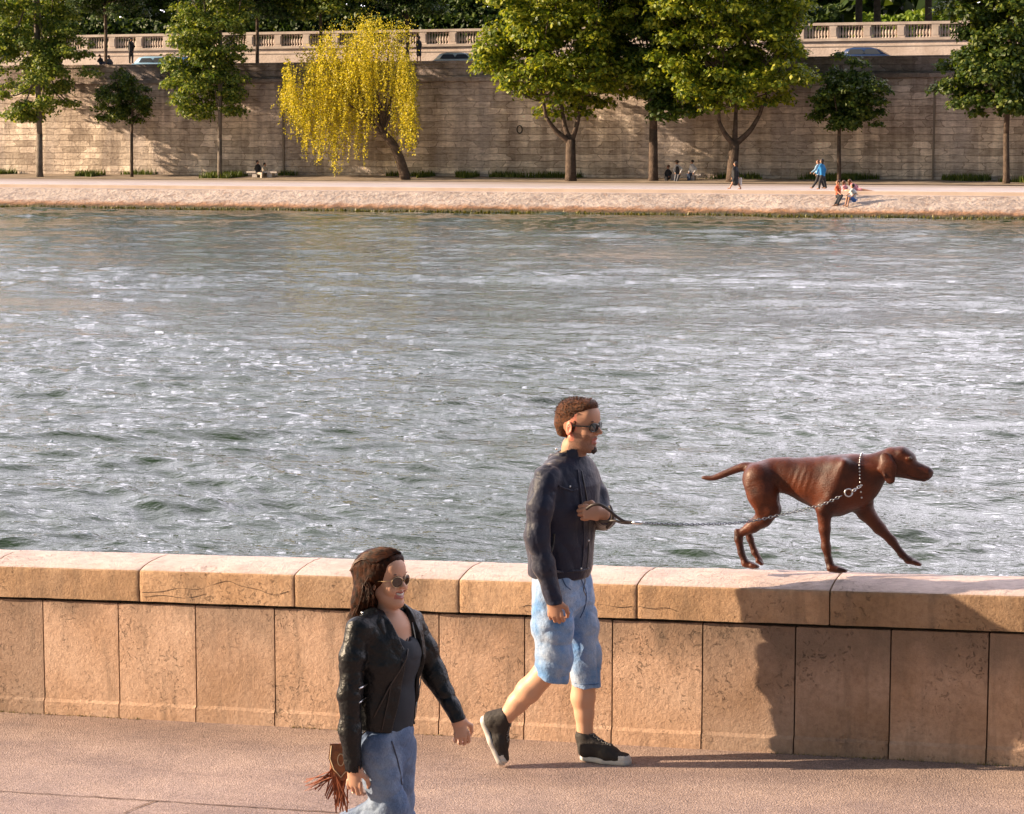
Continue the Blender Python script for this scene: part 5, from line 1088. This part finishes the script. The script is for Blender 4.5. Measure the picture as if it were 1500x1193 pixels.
p = bpy.data.objects; vest = S(); a_ = WY(992, 246, 138.88); c_ = WY(993, 255, 138.88); vest.c(a_, c_, .10, .115, .02, rt, 1.1); body('waistcoat', vest, .02, c_black, [o for o in C.objects if o.get('label', '').startswith('person in a hat')][0])
fig('man in a white shirt at the right end of the right-hand stone bench', 139.2, (1013.5, 237.5), (1015, 255), [(1008, 256, -.3), (1010, 257, -.3)], [(1008, 266, -.4), (1011, 266, -.4)], [(1010.5, 248), (1020, 248)], [(1009, 253, -.3), (1016, 254, -.3)], c_white, c_jean, h_dk, 1.0, GA, feet=V(-.6, -.8, 0))
fig('bare-legged walker in a black jacket heading left along the far quay', 121.3, (1077, 240.5), (1077, 261), [(1073, 268.5, -.1), (1081, 268.5, .1)], [(1069.5, 275, -.1), (1085, 275.5, .1)], [(1073, 252), (1081, 252)], [(1072, 261), (1082, 260)], c_black, c_black, h_dk, .3, None, skirt=1, longhair=.12)
tb = WY(1083, 266, 121.5); tbo = MB().box(tb, (.13, .06, .20)); tbt = tbo.build('tote_bag', c_white, None, False); tag(tbt, 'pale tote bag hanging beside the walker in the black jacket', 'bag')
fig('long-haired walker in a bright blue jacket and dark trousers heading left on the far quay', 124.6, (1203.5, 236.5), (1205, 258), [(1201, 266.5, -.1), (1208, 266.5, .1)], [(1200, 275.5, -.1), (1210, 274.5, .1)], [(1199, 248), (1209, 249)], [(1196, 256), (1207, 258)], c_blue, c_black, h_dk, 1.0, None, longhair=.38)
fig('walker with pale blue sleeves, half hidden behind the one in the bright blue jacket', 125.6, (1198, 237.5), (1200, 258), [(1196, 266, -.1), (1204, 266, .1)], [(1190.5, 274, -.1), (1207, 274, .1)], [(1194, 249, -.2), (1199, 249, .1)], [(1188.5, 253, -.3), (1193, 254, .1)], c_lblue, c_black, h_br, 1.0, None)
GB = 'friends sitting together on the edge of the far bank'
fig('person in an orange-red top at the left of the group on the bank edge', 116.6, (1227, 267.5), (1228, 287), [(1233, 287, -.3), (1230, 288, -.35)], [(1227, 299, -.9), (1223, 300, -.9)], [(1223.5, 278), (1231, 278, -.1)], [(1231, 285, -.3), (1229, 270, -.2)], c_red, c_black, h_br, 1.0, GB, longhair=.15, sleeve=0, feet=V(-.8, -.6, 0))
fig('person in a white shirt and blue shorts seated nearest the water, back half turned', 116.0, (1248.5, 273), (1251, 292), [(1241, 289, -.4), (1244, 290, -.4)], [(1238.5, 300, -.6), (1242, 301, -.6)], [(1244.5, 283), (1254, 283)], [(1240, 287, -.3), (1247, 289, -.3)], c_white, c_bs, h_dk, .4, GB, sleeve=0, feet=V(-.9, -.4, 0))
fig('person in a pink print sitting between the orange-red top and the white shirt', 118.0, (1237, 268), (1238, 281), [(1243, 279, -.3), (1241, 280, .2)], [(1247, 282, -.6), (1245, 282, .3)], [(1233.5, 275), (1241, 275)], [(1236, 280, -.2), (1242, 280, -.2)], c_pink, c_kh, h_br, .3, GB, longhair=.2, sleeve=0, feet=V(.9, -.3, 0))
fig('brown-haired person in pink behind the white shirt with legs stretched out to the right', 118.6, (1245.5, 266.5), (1254, 278), [(1264, 278, -.1), (1265, 279, .1)], [(1275, 280, -.1), (1277, 280, .1)], [(1250, 276, -.2), (1256, 273, .2)], [(1252, 281, -.2), (1258, 280, .3)], c_pink, c_pink, h_br, .4, GB, longhair=.2, sleeve=0, feet=V(.9, 0, .3))
GC = 'people by the parapet of the upper embankment'
fig('dark figure standing at the parapet left of the tall sunlit quay tree', 145.0, (192, 58), (192, 76), [(190, 84), (194, 84)], [(190, 92), (194, 92)], [(188, 68), (196, 68)], [(189, 75), (195, 75)], c_black, c_black, h_dk, 1.0, GC, feet=V(1, 0, 0))
fig('leftmost dark figure sitting low on the parapet', 142.9, (146.5, 82.5), (148, 92), [(152, 92, .3), (153, 92, .4)], [(153, 99, .6), (154, 99, .6)], [(143, 90), (150, 89)], [(146, 92, .2), (152, 92, .2)], c_black, c_jean, h_dk, 1.0, GC, feet=V(.3, .9, 0))
fig('dark figure sitting on the parapet between its neighbour and the standing one', 142.9, (160, 84), (160, 92.5), [(163, 92, .3), (164, 92, .4)], [(164, 99, .6), (165, 99, .6)], [(156.5, 91), (163.5, 90)], [(158, 92, .2), (164, 92, .2)], c_grey, c_jean, h_dk, 1.0, GC, feet=V(.3, .9, 0))
fig('dark figure walking behind the parapet just right of the yellow willow', 145.0, (613, 56), (613.5, 73), [(612, 81), (615.5, 81)], [(611.5, 89.5), (616, 89)], [(610, 65), (617, 65)], [(611, 72), (617, 71)], c_black, c_black, h_dk, .6, GC, skirt=1, feet=V(-1, 0, 0), longhair=.12)
# benches
def bench(px0, px1, Y, label):
    a = WY(px0, 254, Y); c = WY(px1, 254, Y); t = thing('stone_bench', V((a[0]+c[0])/2, Y, .1), label, 'bench', 'stone benches under the embankment wall'); m_ = (a[0]+c[0])/2; h = (c[0]-a[0])/2; m = bpy.data.materials.get('bench stone') or mat('bench stone', (.50, .44, .42), .85, var=(.62, .56, .52), noise_scale=6)
    MB().box((m_, Y, .50), (h, .30, .055)).build('seat', m, t, False)
    for q in (-.5, .5): MB().box((m_+q*h, Y, .25), (.17, .24, .20)).build('leg', m, t, False)
bench(364, 408, 139.6, 'stone bench left of the yellow willow with a black-topped person on it'); bench(974, 1028, 139.3, 'stone bench between the single-trunked and forked chestnuts with three people on it')
# cars on the upper road
def car(px, label, col, Y=150.0, flip=1):
    c = WY(px, 88, Y); z0 = 7.16; t = thing('parked_car', V(c[0], Y, z0), label, 'car', 'cars on the upper road behind the parapet'); X = lambda x: c[0]+x*flip
    pm = mat('car paint', col, .25, .6); gl = bpy.data.materials['dark window glass']
    pr = [(-2.1, .35), (-2.12, .75), (-1.95, .95), (-1.5, 1.0), (1.1, 1.0), (1.95, .82), (2.1, .6), (2.1, .35)]; b = MB(); n = len(pr)
    v = [(X(x), Y+y*(1 if z < .9 else .95), z0+z) for y in (-.86, .86) for x, z in pr]; b.add(v, [tuple(range(n)), tuple(range(n, 2*n))[::-1]]+[(k, k+n, (k+1) % n+n, (k+1) % n) for k in range(n)]); b.build('body', pm, t)
    pr = [(-1.85, .98), (-1.45, 1.40), (-1.0, 1.48), (.15, 1.47), (.45, 1.40), (1.15, .99)]; n = len(pr); b = MB(); v = [(X(x), Y+y*(1 if z < 1.2 else .82), z0+z) for y in (-.80, .80) for x, z in pr]; b.add(v, [tuple(range(n)), tuple(range(n, 2*n))[::-1]]+[(k, k+n, (k+1) % n+n, (k+1) % n) for k in range(n)]); b.build('roof', pm, t)
    for x0_, x1_ in ((-1.3, -.35), (-.25, .62)): b = MB(); b.add([(X(x0_-.12), Y-.803, z0+1.04), (X(x1_+.18), Y-.803, z0+1.04), (X(x1_-.12), Y-.70, z0+1.36), (X(x0_+.08), Y-.70, z0+1.36)], [(0, 1, 2, 3)]); b.build('side_window', gl, t, False)
    b = MB(); b.add([(X(.48), Y-.62, z0+1.385), (X(.48), Y+.62, z0+1.385), (X(1.13), Y+.72, z0+1.02), (X(1.13), Y-.72, z0+1.02)], [(0, 1, 2, 3)]); o = b.build('windscreen', gl, t, False); o.location.z = .012; o.location.x = .01*flip
    for x in (-1.3, 1.3):
        for y in (-.80, .80): b = MB(); b.tube([(X(x), Y+y-.1, z0+.31), (X(x), Y+y+.1, z0+.31)], .31, 16); b.build('wheel', RUBB, t)
    for y in (-.6, .6): MB().ell((X(2.04), Y+y, z0+.68), (.09, .16, .08)).build('headlight', METAL, t)
RUBB = mat('black tyre', (.015, .015, .015), .8)
car(236, 'pale blue car roof showing above the parapet left of the tall sunlit quay tree', (.25, .42, .62)); car(280, 'blue car seen behind the trunk and leaves of the tall sunlit quay tree', (.05, .14, .36), 147.9+3.6); car(678, 'silver car showing above the parapet between the willow and the first chestnut', (.45, .52, .55)); car(1275, 'dark blue car above the parapet in the gap left of the right-hand chestnut', (.03, .06, .16))
